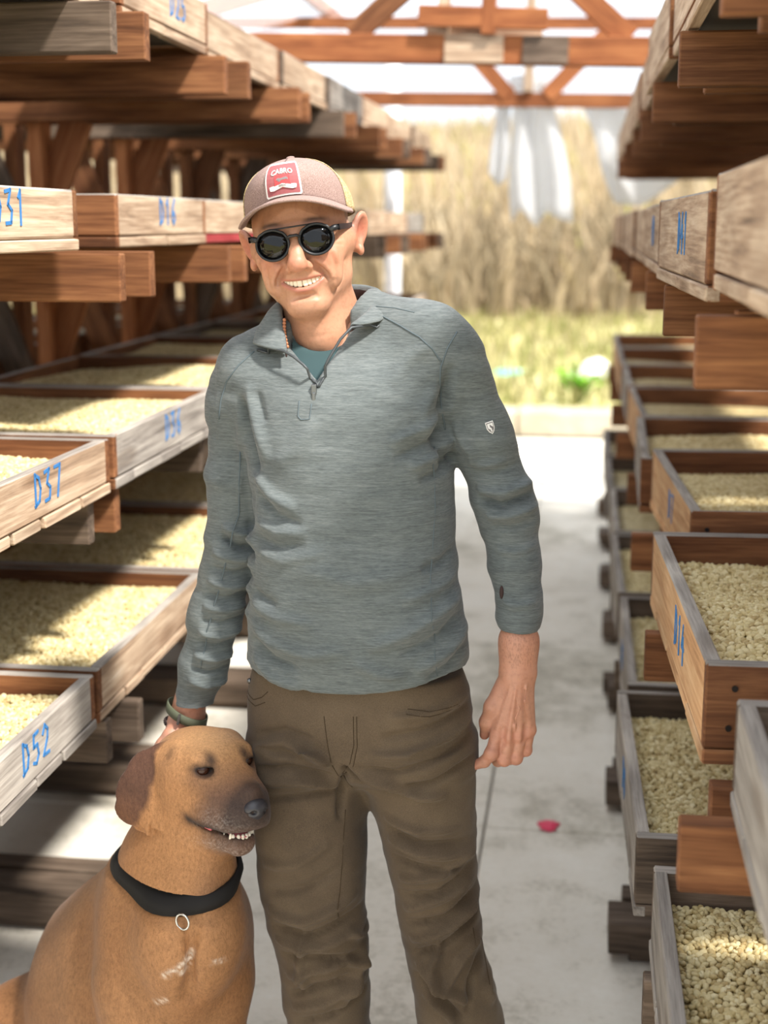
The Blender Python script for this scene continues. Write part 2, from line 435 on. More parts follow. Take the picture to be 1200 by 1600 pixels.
B1, B2, B3 = leafy('dry_reed', lin(190, 172, 142)), leafy('bleached_reed', lin(190, 176, 150)), leafy('brown_reed', lin(164, 146, 118))
B4 = leafy('grey_brush', lin(142, 128, 104)); B5 = leafy('sparse_green', lin(176, 176, 104))
def s_meadow(r, n):
    x = r.uniform(-9, 6, n); y = r.uniform(11.6, 21.8, n); return np.stack([x, y, ground_z(x, y)], -1)
tag(blades('meadow_grass', 9000, s_meadow, (.05, .22), (.01, .025), (G1, G2, G3), (.45, .4, .15), .6, 1),
    'low yellow-green meadow grass growing beyond the concrete kerb', 'grass', None, 'stuff')
def s_brush(r, n):
    x = r.uniform(-20, 14, n); y = 22 + r.uniform(0, 1, n) ** .8 * 30; return np.stack([x, y, ground_z(x, y)], -1)
tag(blades('dry_hillside_reeds', 24000, s_brush, (.4, 1.4), (.02, .05), (B1, B2, B3, B5), (.46, .32, .16, .06), .5, 2),
    'tall bleached dry reeds covering the hillside behind the shed', 'reeds', None, 'stuff')
def s_low(r, n):
    x = r.uniform(-14, 9, n); y = r.uniform(20.8, 25, n); return np.stack([x, y, ground_z(x, y)], -1)
tag(blades('grey_brush', 5000, s_low, (.3, 1.35), (.02, .05), (B4, B3, B1), (.5, .3, .2), .7, 3),
    'grey-brown dry brush at the foot of the hillside', 'brush', None, 'stuff')

# a small green bush by the kerb
LEAF = leafy('fresh_leaf', lin(150, 206, 70), .45); STEM = plain('green_stem', lin(110, 120, 60), .8)
_b = at(903, 640, 11.85); bush = empty('green_bush', (_b[0], 11.85, float(ground_z(_b[0], 11.85)))); bush.scale = (1.3, 1.1, .95)
tag(bush, 'small bright green leafy bush behind the kerb beside the right rack', 'bush')
mb = MB(); lf = MB(); r = random.Random(5)
for i in range(16):
    a = r.uniform(0, 6.28); h = r.uniform(.16, .36); w = r.uniform(.05, .20)
    pts = [(0, 0, -.03), (math.cos(a) * w * .4, math.sin(a) * w * .4, h * .6), (math.cos(a) * w, math.sin(a) * w, h)]
    mb.tube(pts, .006, 5)
    for k in range(12):
        q = Vector(pts[1]).lerp(Vector(pts[2]), r.uniform(-.4, 1)); b = r.uniform(0, 6.28); L = r.uniform(.04, .08)
        d = Vector((math.cos(b), math.sin(b), r.uniform(-.2, .7))).normalized(); s = d.cross(Vector((0, 0, 1))).normalized() * L * .35
        lf.add([q, q + d * L * .5 + s, q + d * L, q + d * L * .5 - s], [(0, 1, 2, 3)])
mb.build('stem', STEM, bush); o = lf.build('foliage', LEAF, bush); o['kind'] = 'stuff'

def scrap(name, c, loc, size, label, cat, seed, rough=.6):
    r = np.random.RandomState(seed); n = 9; u = np.linspace(-1, 1, n); U, V = np.meshgrid(u, u, indexing='ij')
    Z = .25 * np.sin(2.2 * U + 1) * np.cos(1.8 * V) + r.uniform(-.12, .12, U.shape) + .35 * (1 - U ** 2) * (1 - V ** 2)
    X = U * (1 + .25 * np.sin(3 * V)); Y = V * (1 + .3 * np.cos(2.5 * U))
    v = np.stack([X * size[0], Y * size[1], (Z + .35) * size[2]], -1).reshape(-1, 3); v[:, 2] -= v[:, 2].min()
    ix = np.arange(n * n).reshape(n, n); f = np.stack([ix[:-1, :-1], ix[1:, :-1], ix[1:, 1:], ix[:-1, 1:]], -1).reshape(-1, 4)
    me = mesh_np(name, v, f, (plain(name + '_plastic', c, rough),))
    o = link(name, me, None, loc); md = o.modifiers.new('thick', 'SOLIDIFY'); md.thickness = .0015; md.offset = 1
    return tag(o, label, cat)
def on_ground(x, y):
    for Y in np.linspace(11.5, 24, 400):
        p = at(x, y, Y)
        if p[2] <= ground_z(p[0], p[1]): return p
    return p
p = on_ground(793, 584); scrap('plastic_scrap', lin(120, 210, 180), p, (.16, .2, .06), 'turquoise plastic scrap lying in the meadow behind the man', 'litter', 3)
p = on_ground(925, 592); scrap('white_bag', lin(245, 245, 245), (p[0], p[1], p[2]), (.2, .3, .22), 'crumpled white plastic bag lying in the meadow beside the right rack', 'bag', 4)
p = at_z(857, 1292, 0); scrap('petal_scrap', lin(226, 60, 96), (p[0], p[1], .001), (.026, .030, .010), 'small pink scrap lying on the concrete aisle floor', 'litter', 5)

# ------------------------------------------------------------------ racks
LEFT = dict(T=2.065, A=1.615, B=1.138, C=.685)      # height of the arms' top, per level
RIGHT = dict(T=1.985, A=1.560, B=.934, C=.480)
def rack(name, side, centre, frames, levels, front, reach, label, lift):
    root = empty(name, (centre, 0, 0)); tag(root, label, 'rack')
    s = side; C0 = centre
    def L(x): return x - C0
    r = random.Random(11 if s < 0 else 12); vi = 0
    for Y in frames:
        zs = [levels[k] for k in 'CBAT']
        xb = reach
        plank('post', (L(C0 + .05 * -s), Y, .11), (L(C0 + .05 * -s), Y, levels['T'] + .02), .09, .045, W_ORANGE if r.random() < .5 else W_BROWN, root, vi % 4, math.pi / 2)
        plank('post', (L(C0 - .07 * -s), Y + .09, .11), (L(C0 - .07 * -s), Y + .09, levels['T'] + .02), .08, .04, W_BROWN, root, vi % 4, math.pi / 2)
        for i, z in enumerate(zs):
            dy = lift.get('CBAT'[i], 0); xf = front['CBAT'[i]]
            for k, off in enumerate((-.065, .065)):
                e = r.uniform(-.008, .012) + ((.018 if s < 0 else -.06) if k else 0)
                if Y < 1.6 and i > 1: continue
                m = W_BROWN if r.random() < (.7 if s > 0 or i > 1 else .3) else W_DARK
                if s > 0: m = W_BROWN if i else W_DARK
                plank('arm', (L(xf) - s * (.012 + e), Y + off + dy, z - .047 - r.uniform(0, .004)), (L(xb) + s * .02, Y + off + dy, z - .047), .09, .034, m, root, (vi + k) % 4)
            z0 = (zs[i - 1] + .005) if i else .12
            z1 = z - .10
            if i >= 1:
                for q, w in ((1, .17), (-1, .17)):
                    m = (W_BROWN, W_ORANGE, W_BROWN, W_DARK)[r.randrange(4)]
                    plank('strut', (L(C0) + q * .02, Y + q * .022 + dy * .5, z0), (L(C0) + q * w, Y + q * .022 + dy * .5, z1 + .02), .100, .024, m, root, vi % 4)
            vi += 1
        # lower prop
        plank('strut', (L(C0) - s * .05, Y - .03, .13), (L(C0) - s * .30, Y - .03, zs[0] - .10), .10, .024, W_DARK, root, vi % 4)
    return root
FR_L = [2.67 + .84 * k for k in range(-1, 8)]
FR_R = [1.76 + .84 * k for k in range(-1, 8)]
CL, CR = -1.748, 1.10
rack_l = rack('drying_rack', -1, CL, FR_L, LEFT, dict(C=-.945, B=-.965, A=-.885, T=-.875), -2.52, 'long double-sided timber drying rack with V struts, left of the aisle', {})
# the left rack's front faces +X, so arms run from -.905 back to -2.52; the right one's run from +.14 to 1.80
rack_r = rack('drying_rack', 1, CR, FR_R, RIGHT, dict(C=.135, B=.150, A=.150, T=.160), 2.05, 'timber drying rack standing right of the aisle', {'A': .045, 'C': -.42})
for root, x0, x1, Ys, dx in ((rack_l, -.855, -2.45, [3.02, 3.82, 4.62, 5.46, 6.3, 7.14, 7.98], CL), (rack_r, .115, 1.0, [2.21, 3.06, 3.91, 4.75, 5.59, 6.43, 7.27, 8.1], CR)):
    for i, Y in enumerate(Ys):
        e = rnd.uniform(-.02, .02)
        plank('sleeper', (x0 - dx + e, Y, .062), (x1 - dx, Y, .062), .075, .12, W_DARK, root, i % 4)
        plank('sleeper', (x0 - dx - e, Y + .15, .05), (x1 - dx, Y + .15, .05), .06, .07, W_DARK, root, (i + 1) % 4)
        plank('footing', (x0 - dx + (.03 if dx > 0 else -.03), Y, .0125), (x1 - dx, Y, .0125), .025, .08, W_DARK, root, (i + 2) % 4)
    for i, fy in enumerate(FR_L if dx < 0 else FR_R):
        pass
for root, dx, lv in ((rack_l, CL, LEFT), (rack_r, CR, RIGHT)):
    fr = FR_L if dx < 0 else FR_R
    for x in (dx - .055, dx + .055):
        plank('floor_rail', (x - dx, fr[0] - .2, .13), (x - dx, fr[-1] + .25, .13), .06, .05, W_DARK, root, 1)

# ------------------------------------------------------------------ trays
LATH = {}
def tray(x0, x1, y0, y1, ztop, side, label, hb=.095, lod=0, rotz=0.0, num=None, numpos=.5, front=W_GREY, ends=W_BROWN, full=.6,
         beans=True, blabel='', seed=0, nails=False, lath_mat=None, numh=.055, slope=0.0, group='drying trays'):
    """side +1: aisle face looks to +X (left rack); -1: to -X"""
    T, hl = .022, .024; lx, ly = x1 - x0, y1 - y0
    root = empty('drying_tray', ((x0 + x1) / 2, (y0 + y1) / 2, ztop - hb - hl), (slope, 0, rotz)); tag(root, label, 'tray', group)
    r = random.Random(seed); va = seed % 3
    zb = hl + hb / 2
    fm = board_mesh(ly - 2 * T, T, hb, (ends, front, W_SILVER), 'front', va, .004)
    em = board_mesh(lx, T, hb, (ends, W_SILVER), 'end', va, .004)
    link('side_board', fm, root, (side * (lx - T) / 2, 0, zb), (0, 0, side * math.pi / 2))
    link('side_board', fm, root, (-side * (lx - T) / 2, 0, zb), (0, 0, -side * math.pi / 2))
    link('end_board', em, root, (0, -(ly - T) / 2, zb)); link('end_board', em, root, (0, (ly - T) / 2, zb), (0, 0, math.pi))
    npc = 5 if lod < 2 else 2; y = -ly / 2; cuts = sorted([r.uniform(.12, .88) for _ in range(npc - 1)])
    cuts = [0] + [(i + 1) / npc + r.uniform(-.05, .05) for i in range(npc - 1)] + [1]
    for a, b in zip(cuts, cuts[1:]):
        L = (b - a) * ly - .004; L = round(L / .02) * .02 - .004
        link('lath', board_mesh(L, T, hl - .003, (lath_mat or front,), None, r.randrange(3), .002), root, (side * (lx - T) / 2 + side * r.uniform(-.001, .003), -ly / 2 + (a + b) / 2 * ly, hl / 2 - .001), (0, 0, side * math.pi / 2))
    lm = board_mesh(lx, T, hl - .002, (ends,), None, va, .002)
    link('lath', lm, root, (0, -(ly - T) / 2, hl / 2 - .001)); link('lath', lm, root, (0, (ly - T) / 2, hl / 2 - .001))
    key = (round(lx, 2), round(ly, 2))
    if key not in LATH:
        mb = MB(); mb.box((-lx / 2 + T, -ly / 2 + T, hl - .003), (lx / 2 - T, ly / 2 - T, hl)); LATH[key] = mesh_np('screen', mb.v, mb.f, (SCREEN,), False)
    link('screen', LATH[key], root)
    if num:
        painted_number(num, numh, root, (side * (lx / 2 + .0014), (numpos - .5) * ly * 1.0 - side * .06, hl + hb * .28), side * math.pi / 2)
    if nails:
        mb = MB(); mb.tube([(0, 0, 0), (0, -.0025, 0)], .0045, 8); nm = mesh_np('nail', mb.v, mb.f, (NAILM,), False)
        for zx in (.25, .72):
            link('nail', nm, root, (side * (lx / 2 - .03 - r.uniform(0, .012)), -ly / 2 - .0005, hl + hb * zx))
    if beans:
        c = Matrix.Translation(root.location) @ Euler((slope, 0, rotz)).to_matrix().to_4x4() @ Vector((0, 0, hl + .001))
        heap(c, lx - 2 * T - .014, ly - 2 * T - .014, hb, blabel, lod, seed + 50, rotz, full, 'parchment coffee on the trays')
    return root
ORD = ['nearest', 'second', 'third', 'fourth', 'fifth', 'sixth', 'seventh', 'eighth', 'ninth']
LN = {'C': 'lowest', 'B': 'second', 'A': 'third', 'T': 'top'}
def labels(rk, lv, i, extra=''):
    pos = (ORD[i] + ' from the camera') if i else 'nearest'
    return (f'wooden tray{extra}, {pos} on the {LN[lv]} shelf, {rk} rack aisle side',
            f'pale coffee beans in tray {pos} on the {LN[lv]} shelf, {rk} rack aisle side')
seed = 0
def lod_of(y): return 0 if y < 2.8 else (1 if y < 4.4 else 2)
NUMS = {('L', 'C', 1): ('D52', .62), ('L', 'B', 1): ('D37', .60), ('L', 'B', 2): ('D36', .5), ('L', 'A', 1): ('D31', .62), ('L', 'A', 2): ('D16', .52),
        ('L', 'T', 2): ('D25', .6), ('L', 'C', 2): (None, 0), ('R', 'A', 1): ('D41', .45), ('R', 'A', 2): ('D1', .42), ('R', 'B', 1): ('D14', .40), ('R', 'B', 2): ('D7', .42), ('R', 'C', 1): ('D8', .5), ('R', 'C', 2): ('D5', .5)}
# left rack, aisle side: joints per level
JL = {'C': [.87, 1.71, 2.55, 3.39, 4.23, 5.07, 5.91, 6.75, 7.59, 8.43], 'B': [.97, 1.82, 2.67, 3.53, 4.37, 5.21, 6.05, 6.89, 7.73, 8.57],
      'A': [.86, 1.70, 2.56, 3.50, 4.32, 5.16, 6.0, 6.84, 7.68, 8.5], 'T': [1.1, 1.96, 2.81, 3.51, 4.43, 5.2, 6.05, 6.9, 7.85, 8.79]}
HBL = {'C': .088, 'B': .086, 'A': .084, 'T': .098}
for lv in 'CBAT':
    J = JL[lv]; ztop = LEFT[lv] + .024 + HBL[lv] + .001
    for i in range(len(J) - 1):
        if i == 0 and lv != 'C' and lv != 'B': continue
        y0, y1 = J[i] + .012, J[i + 1] - .012
        if lv == 'A' and i == 2: y0 = 2.80
        seed += 1
        xf = -.93 + rnd.uniform(-.012, .008) - (.012 if i > 2 else 0)
        num, npos = NUMS.get(('L', lv, i), (None, 0))
        if lv in 'CB' and num is None and 2 < i < 6: num, npos = 'D%d%d' % (rnd.randint(1, 9), rnd.randint(0, 9)), .5
        lb, bl = labels('left', lv, i, f' numbered {num}' if num and i < 3 else '')
        tray(xf - .665, xf, y0, y1, ztop, 1, lb, HBL[lv], lod_of(y0) if lv in 'CB' else 2, rnd.uniform(-.006, .006), num, npos,
             W_GREY if rnd.random() < .8 else W_SILVER, W_BROWN if rnd.random() < .8 else W_DARK, .62, lv in 'CB' or i < 1, bl, seed, False,
             W_RED if (lv == 'A' and i == 3) else None, group='trays along the aisle side of the left rack')
# left rack, far side
for lv in 'CBAT':
    J = JL[lv]; ztop = LEFT[lv] + .024 + .09 + .001
    for i in range(2, 8):
        seed += 1
        lb = f'wooden tray, {ORD[i-2]} in its row on the {LN[lv]} shelf, left rack far side'
        tray(-2.55, -1.893, J[i] + .012, J[i + 1] - .012, ztop, -1, lb, .09, 2, 0, None, 0, W_BROWN, W_BROWN, .6, lv in 'CB', f'pale coffee beans in tray {ORD[i-2]} on the {LN[lv]} shelf, left rack far side', seed, group='trays along the far side of the left rack')
# right rack
TR = {'C': [(1.36, 2.195, .140, .630, 0), (2.305, 3.09, .108, .632, .022), (3.13, 3.92, .125, .632, 0), (3.95, 4.75, .118, .632, .01), (4.78, 5.58, .125, .632, 0), (5.61, 6.4, .12, .632, 0), (6.43, 7.25, .12, .632, 0)],
      'B': [(.93, 1.735, .205, 1.078, 0), (1.885, 2.725, .162, 1.080, .040), (2.76, 3.55, .20, 1.115, .05), (3.60, 4.40, .165, 1.08, -.02), (4.43, 5.23, .18, 1.08, .02), (5.26, 6.06, .17, 1.08, 0), (6.09, 6.9, .165, 1.08, 0), (6.93, 7.75, .165, 1.08, 0)],
      'A': [(1.08, 1.925, .168, 1.728, 0), (1.95, 2.79, .150, 1.708, .028), (2.90, 3.70, .15, 1.705, 0), (3.74, 4.54, .155, 1.705, 0), (4.57, 5.38, .15, 1.705, 0), (5.41, 6.21, .16, 1.705, 0), (6.24, 7.04, .155, 1.705, 0), (7.07, 7.9, .15, 1.705, 0)],
      'T': [(1.30, 2.10, .17, 2.13, 0), (2.14, 2.95, .16, 2.13, 0), (2.975, 3.80, .15, 2.13, .01), (3.83, 4.63, .16, 2.13, 0), (4.66, 5.46, .155, 2.13, 0), (5.49, 6.29, .16, 2.13, 0), (6.32, 7.12, .16, 2.13, 0), (7.15, 7.95, .16, 2.13, 0)]}
TAN = wood('tan_wood', [(.30, lin(140, 98, 64)), (.45, lin(190, 146, 104)), (.60, lin(210, 172, 130)), (.78, lin(222, 196, 160))], var=.25)
for lv in 'CBAT':
    for i, (y0, y1, xf, zt, rz) in enumerate(TR[lv]):
        seed += 1; hb = RIGHT[lv]; hb = zt - hb - .024 - .001
        num, npos = NUMS.get(('R', lv, i), (None, 0))
        lb, bl = labels('right', lv, i, '')
        fr = {'C': W_SILVER, 'B': TAN, 'A': W_GREY, 'T': W_GREY}[lv]
        if lv == 'B' and i in (0, 3, 5): fr = W_SILVER
        en = W_DARK if (lv == 'C' or (lv, i) == ('B', 0)) else W_BROWN
        tray(xf, xf + .70, y0, y1, zt, -1, lb, min(hb, .125), lod_of(y0) if lv in 'CB' else 2, rz, num, npos, fr, en, .55, lv in 'CB', bl, seed, lv == 'B' and i < 3,
             group='trays on the right rack', numh=.06)

# ------------------------------------------------------------------ roof: trusses, plastic sheet, hanging tatters
t = NT('clear_plastic_sheet')
tr = t.new('ShaderNodeBsdfTransparent'); tr.inputs[0].default_value = (.97, .98, 1, 1)
tl = t.new('ShaderNodeBsdfTranslucent'); tl.inputs[0].default_value = (.93, .95, .98, 1)
mx = t.new('ShaderNodeMixShader'); mx.inputs[0].default_value = .20
t.ln(tr.outputs[0], mx.inputs[1]); t.ln(tl.outputs[0], mx.inputs[2]); t.ln(mx.outputs[0], t.out.inputs[0]); ROOFM = t.m
t = NT('torn_white_plastic')
tr = t.new('ShaderNodeBsdfTransparent'); tl = t.new('ShaderNodeBsdfTranslucent'); tl.inputs[0].default_value = (.70, .71, .73, 1)
df = t.new('ShaderNodeBsdfDiffuse'); df.inputs[0].default_value = (.70, .71, .73, 1)
m0 = t.new('ShaderNodeMixShader'); m0.inputs[0].default_value = .5; t.ln(tl.outputs[0], m0.inputs[1]); t.ln(df.outputs[0], m0.inputs[2])
mx = t.new('ShaderNodeMixShader'); mx.inputs[0].default_value = .72
t.ln(tr.outputs[0], mx.inputs[1]); t.ln(m0.outputs[0], mx.inputs[2]); t.ln(mx.outputs[0], t.out.inputs[0]); TORN = t.m

W_TRUSS = wood('truss_wood', [(.28, lin(84, 44, 24)), (.45, lin(132, 78, 46)), (.60, lin(160, 102, 62)), (.78, lin(184, 132, 90))], var=.3)
XC = -.40
def truss(Y, z, half, label, tilt=0.0, big=.105, rise=.62, king=.02):
    root = empty('roof_truss', (XC, Y, z)); root.rotation_euler = (0, tilt, 0); tag(root, label, 'truss', 'roof trusses over the aisle')
    plank('bottom_chord', (-half, 0, 0), (half, 0, 0), big, .06, W_TRUSS, root, 0)
    plank('king_post', (king, -.005, .05), (king, -.005, rise), .12, .05, W_TRUSS, root, 1, math.pi / 2)
    plank('king_post', (king - .17, .03, .05), (king - .17, .03, rise), .10, .04, W_GREY, root, 2, math.pi / 2)
    plank('gusset', (king - .26, -.05, .115), (king + .22, -.05, .105), .075, .03, W_TRUSS, root, 2)
    plank('gusset', (king - .24, .05, .06), (king + .20, .05, .06), .06, .03, W_GREY, root, 2)
    plank('splice', (king - .16, -.035, .0), (king + .06, -.035, .0), big * .96, .012, W_GREY, root, 1); plank('splice', (king + .13, -.035, .0), (king + .30, -.035, .0), big * .94, .012, W_DARK, root, 2)
    for q in (-1, 1):
        plank('brace', (king + q * .52, .03, .05), (king + q * .06, .03, rise * .72), .085, .035, W_BROWN if q < 0 else W_TRUSS, root, 1, 0)
        plank('rafter', (q * (half + .5), 0, .14), (0, 0, rise + .12), .10, .05, W_TRUSS, root, 3)
    return root
truss(5.5, 2.30, 1.95, 'orange timber roof truss with patched centre joint, the nearer across the aisle', .028)
root = empty('roof_truss', (XC + .07, 8.0, 2.325)); root.rotation_euler = (0, .02, 0)
tag(root, 'slimmer orange timber roof truss with two splayed braces, the farther across the aisle', 'truss', 'roof trusses over the aisle')
plank('bottom_chord', (-2.0, 0, 0), (2.0, 0, 0), .075, .06, W_TRUSS, root, 0)
plank('upper_chord', (-2.0, .0, .40), (2.0, .0, .40), .06, .05, W_TRUSS, root, 1)
plank('king_post', (0, 0, .04), (0, 0, .85), .12, .05, W_GREY, root, 2, math.pi / 2)
for q in (-1, 1):
    plank('brace', (q * .10, -.02, .02), (q * .42, -.02, .36), .085, .035, W_TRUSS, root, 1)
    plank('rafter', (q * 2.4, 0, .30), (0, 0, .98), .10, .05, W_TRUSS, root, 3)
for q, lab in ((-1, 'left'), (1, 'right')):
    for j, (dx, dz) in enumerate(((1.1, .50), (2.1, .22))):
        b = empty('roof_purlin', (XC + q * dx, 4.2, 2.36 + dz)); tag(b, f'long roof purlin along the {lab} slope of the shed roof, {"upper" if j == 0 else "lower"} one', 'purlin', 'roof purlins')
        plank('purlin_board', (0, -4.4, 0), (0, 4.7, 0), .07, .05, W_TRUSS, b, 2)
# plastic roof
n = 30; P = []
for i in range(41):
    y = -1.0 + 9.9 * i / 40; row = []
    for j in range(n):
        u = -1 + 2 * j / (n - 1); x = XC + u * 2.9
        row.append((x, y, 3.10 - abs(u) * .78 - .02 * math.sin(i * 1.5) ** 2 * (1 - abs(u)) + .006 * math.sin(j * 2.1)))
    P.append(row)
mb = MB(); mb.grid(P); o = mb.build('ceiling', ROOFM, None, True); tag(o, kind='structure')

def tatter(name, outline_top, outline_bot, Y, label, amp, seed, thick=.0015):
    """a hanging sheet: top edge and bottom edge points (pixel-measured), rippled in depth"""
    r = random.Random(seed); nu, nv = 18, 14; P = []
    for i in range(nu):
        u = i / (nu - 1)
        def lerp(L):
            k = u * (len(L) - 1); a = min(int(k), len(L) - 2); f_ = k - a
            return np.array(L[a]) * (1 - f_) + np.array(L[a + 1]) * f_
        a, b = lerp(outline_top), lerp(outline_bot); row = []
        for j in range(nv):
            v_ = j / (nv - 1); q = a * (1 - v_) + b * v_
            p = at(q[0], q[1], Y); p[1] += amp * math.sin(u * 11 + seed + v_ * 1.5) * (.3 + v_); p[0] += amp * .3 * math.sin(v_ * 6 + u * 4); row.append(p)
        P.append(row)
    mb = MB(); mb.grid(P); o = mb.build(name, TORN, None, True)
    md = o.modifiers.new('thick', 'SOLIDIFY'); md.thickness = thick
    return tag(o, label, 'plastic sheet')
tatter('torn_plastic', [(795, 118), (828, 116), (862, 118)], [(800, 348), (812, 325), (832, 356), (850, 330), (872, 342), (897, 348)], 8.045, 'long torn white plastic sheet hanging from the middle of the far truss', .05, 1)
tatter('torn_plastic', [(776, 155), (800, 155)], [(764, 270), (775, 292), (792, 280)], 8.04, 'short narrow strip of torn white plastic hanging left of the long sheet', .02, 2)
tatter('torn_plastic', [(905, 156), (985, 158), (1080, 160)], [(962, 318), (1000, 322), (1070, 272), (1115, 250)], 8.05, 'wide triangular torn white plastic sheet hanging behind the right rack', .05, 3)

# white wrapped post beyond the left rack
post = empty('white_post', (-1.21, 9.0, 0)); tag(post, 'white plastic-wrapped post standing at the far end of the left rack', 'post')
mb = MB(); mb.tube([(0, 0, 0), (0, 0, .8), (.004, 0, 1.7), (0, 0, 2.75)], .052, 16); mb.build('shaft', plain('white_wrap', lin(238, 240, 244), .5), post, True)
for z in (1.05, 1.62, 2.2):
    mb = MB(); mb.tube([(0, 0, z), (0, 0, z + .03)], .055, 16); mb.build('band', plain('grey_band', lin(190, 194, 200), .6), post, True)

# ------------------------------------------------------------------ implicit solids -> one smooth skin
class Field:
    def __init__(s, lo, hi, h):
        s.lo = np.array(lo, float); s.h = h; s.n = np.ceil((np.array(hi) - s.lo) / h).astype(int) + 1
        s.ax = [(s.lo[i] + h * np.arange(s.n[i])).astype(np.float32) for i in range(3)]
        s.f = np.full(s.n, 1.0, np.float32)
    def win(s, lo, hi):
        sl = []
        for i in range(3):
            a = int(max(0, math.floor((lo[i] - s.lo[i]) / s.h))); b = int(min(s.n[i], math.ceil((hi[i] - s.lo[i]) / s.h) + 1))
            if b <= a: return None
            sl.append(slice(a, b))
        X = s.ax[0][sl[0]][:, None, None]; Y = s.ax[1][sl[1]][None, :, None]; Z = s.ax[2][sl[2]][None, None, :]
        return tuple(sl), X, Y, Z
    def put(s, sl, d, k, op):
        a = s.f[sl]
        if op == 'u':
            if k > 0: h = np.maximum(k - np.abs(a - d), 0) / k; s.f[sl] = np.minimum(a, d) - h * h * k * .25
            else: s.f[sl] = np.minimum(a, d)
        else:
            if k > 0: h = np.maximum(k - np.abs(a + d), 0) / k; s.f[sl] = np.maximum(a, -d) + h * h * k * .25
            else: s.f[sl] = np.maximum(a, -d)
    def cap(s, a, b, ra, rb=None, k=.02, op='u', flat=None):
        rb = ra if rb is None else rb; a = np.array(a, np.float32); b = np.array(b, np.float32); m = max(ra, rb) + k + 2 * s.h
        w = s.win(np.minimum(a, b) - m, np.maximum(a, b) + m)
        if w is None: return
        sl, X, Y, Z = w; d = b - a; dd = float(d @ d) + 1e-12
        t = np.clip(((X - a[0]) * d[0] + (Y - a[1]) * d[1] + (Z - a[2]) * d[2]) / dd, 0, 1)
        q = np.sqrt((X - a[0] - t * d[0]) ** 2 + (Y - a[1] - t * d[1]) ** 2 + (Z - a[2] - t * d[2]) ** 2) - (ra + (rb - ra) * t)
        s.put(sl, q, k, op)
    def chain(s, pts, rs, k=.02, op='u'):
        for i in range(len(pts) - 1): s.cap(pts[i], pts[i + 1], rs[i], rs[i + 1], k, op)
    def ell(s, c, r, k=.02, op='u', rot=None, pw=2.0):
        c = np.array(c, np.float32); r = np.array(r, np.float32); m = r.max() + k + 2 * s.h
        w = s.win(c - m, c + m)
        if w is None: return
        sl, X, Y, Z = w; X, Y, Z = X - c[0], Y - c[1], Z - c[2]
        if rot is not None:
            R = np.array(rot, np.float32)   # columns = ellipsoid axes
            X, Y, Z = (R[0, 0] * X + R[1, 0] * Y + R[2, 0] * Z), (R[0, 1] * X + R[1, 1] * Y + R[2, 1] * Z), (R[0, 2] * X + R[1, 2] * Y + R[2, 2] * Z)
        k0 = np.sqrt((X / r[0]) ** 2 + (Y / r[1]) ** 2 + (Z / r[2]) ** 2)
        k1 = np.sqrt((X / r[0] ** 2) ** 2 + (Y / r[1] ** 2) ** 2 + (Z / r[2] ** 2) ** 2) + 1e-9
        s.put(sl, k0 * (k0 - 1) / k1, k, op)
    def loft(s, rows, k=.02, pw=2.3, op='u'):
        """rows: (z, cx, cy, half_x, half_y) from low to high; a stack of rounded-oval sections"""
        A = np.array(rows, float); z0, z1 = A[0, 0], A[-1, 0]; m = k + .03
        lo = (np.min(A[:, 1] - A[:, 3]) - m, np.min(A[:, 2] - A[:, 4]) - m, z0 - m); hi = (np.max(A[:, 1] + A[:, 3]) + m, np.max(A[:, 2] + A[:, 4]) + m, z1 + m)
        w = s.win(lo, hi)
        if w is None: return
        sl, X, Y, Z = w; zz = np.clip(Z.ravel(), z0, z1)
        I = [_pchip(A[:, 0], A[:, j], zz).astype(np.float32)[None, None, :] for j in range(1, 5)]
        u = np.abs(X - I[0]) / I[2]; v = np.abs(Y - I[1]) / I[3]
        g = (u ** pw + v ** pw) ** (1 / pw)
        # first-order distance: scale by the gradient of g
        gx = (u ** (pw - 1)) / (g ** (pw - 1) + 1e-6) / I[2]; gy = (v ** (pw - 1)) / (g ** (pw - 1) + 1e-6) / I[3]
        d = (g - 1) / np.sqrt(gx ** 2 + gy ** 2 + 1e-6)
        d = np.minimum(d, 10)
        e = np.maximum(Z - z1, z0 - Z)
        d = np.where(e > 0, np.sqrt(np.maximum(d, 0) ** 2 + e ** 2), np.maximum(d, e))
        s.put(sl, d.astype(np.float32), k, op)
    def mesh(s):
        return surface_nets(s.f, s.lo, s.h)
def _pchip(x, y, q):
    x = np.asarray(x, float); y = np.asarray(y, float)
    h = np.diff(x); dl = np.diff(y) / h; m = np.zeros_like(y); m[0] = dl[0]; m[-1] = dl[-1]
    for i in range(1, len(x) - 1):
        m[i] = 0 if dl[i - 1] * dl[i] <= 0 else 2 * dl[i - 1] * dl[i] / (dl[i - 1] + dl[i])
    i = np.clip(np.searchsorted(x, q) - 1, 0, len(x) - 2); t = (q - x[i]) / h[i]
    return (2 * t ** 3 - 3 * t ** 2 + 1) * y[i] + (t ** 3 - 2 * t ** 2 + t) * h[i] * m[i] + (-2 * t ** 3 + 3 * t ** 2) * y[i + 1] + (t ** 3 - t ** 2) * h[i] * m[i + 1]
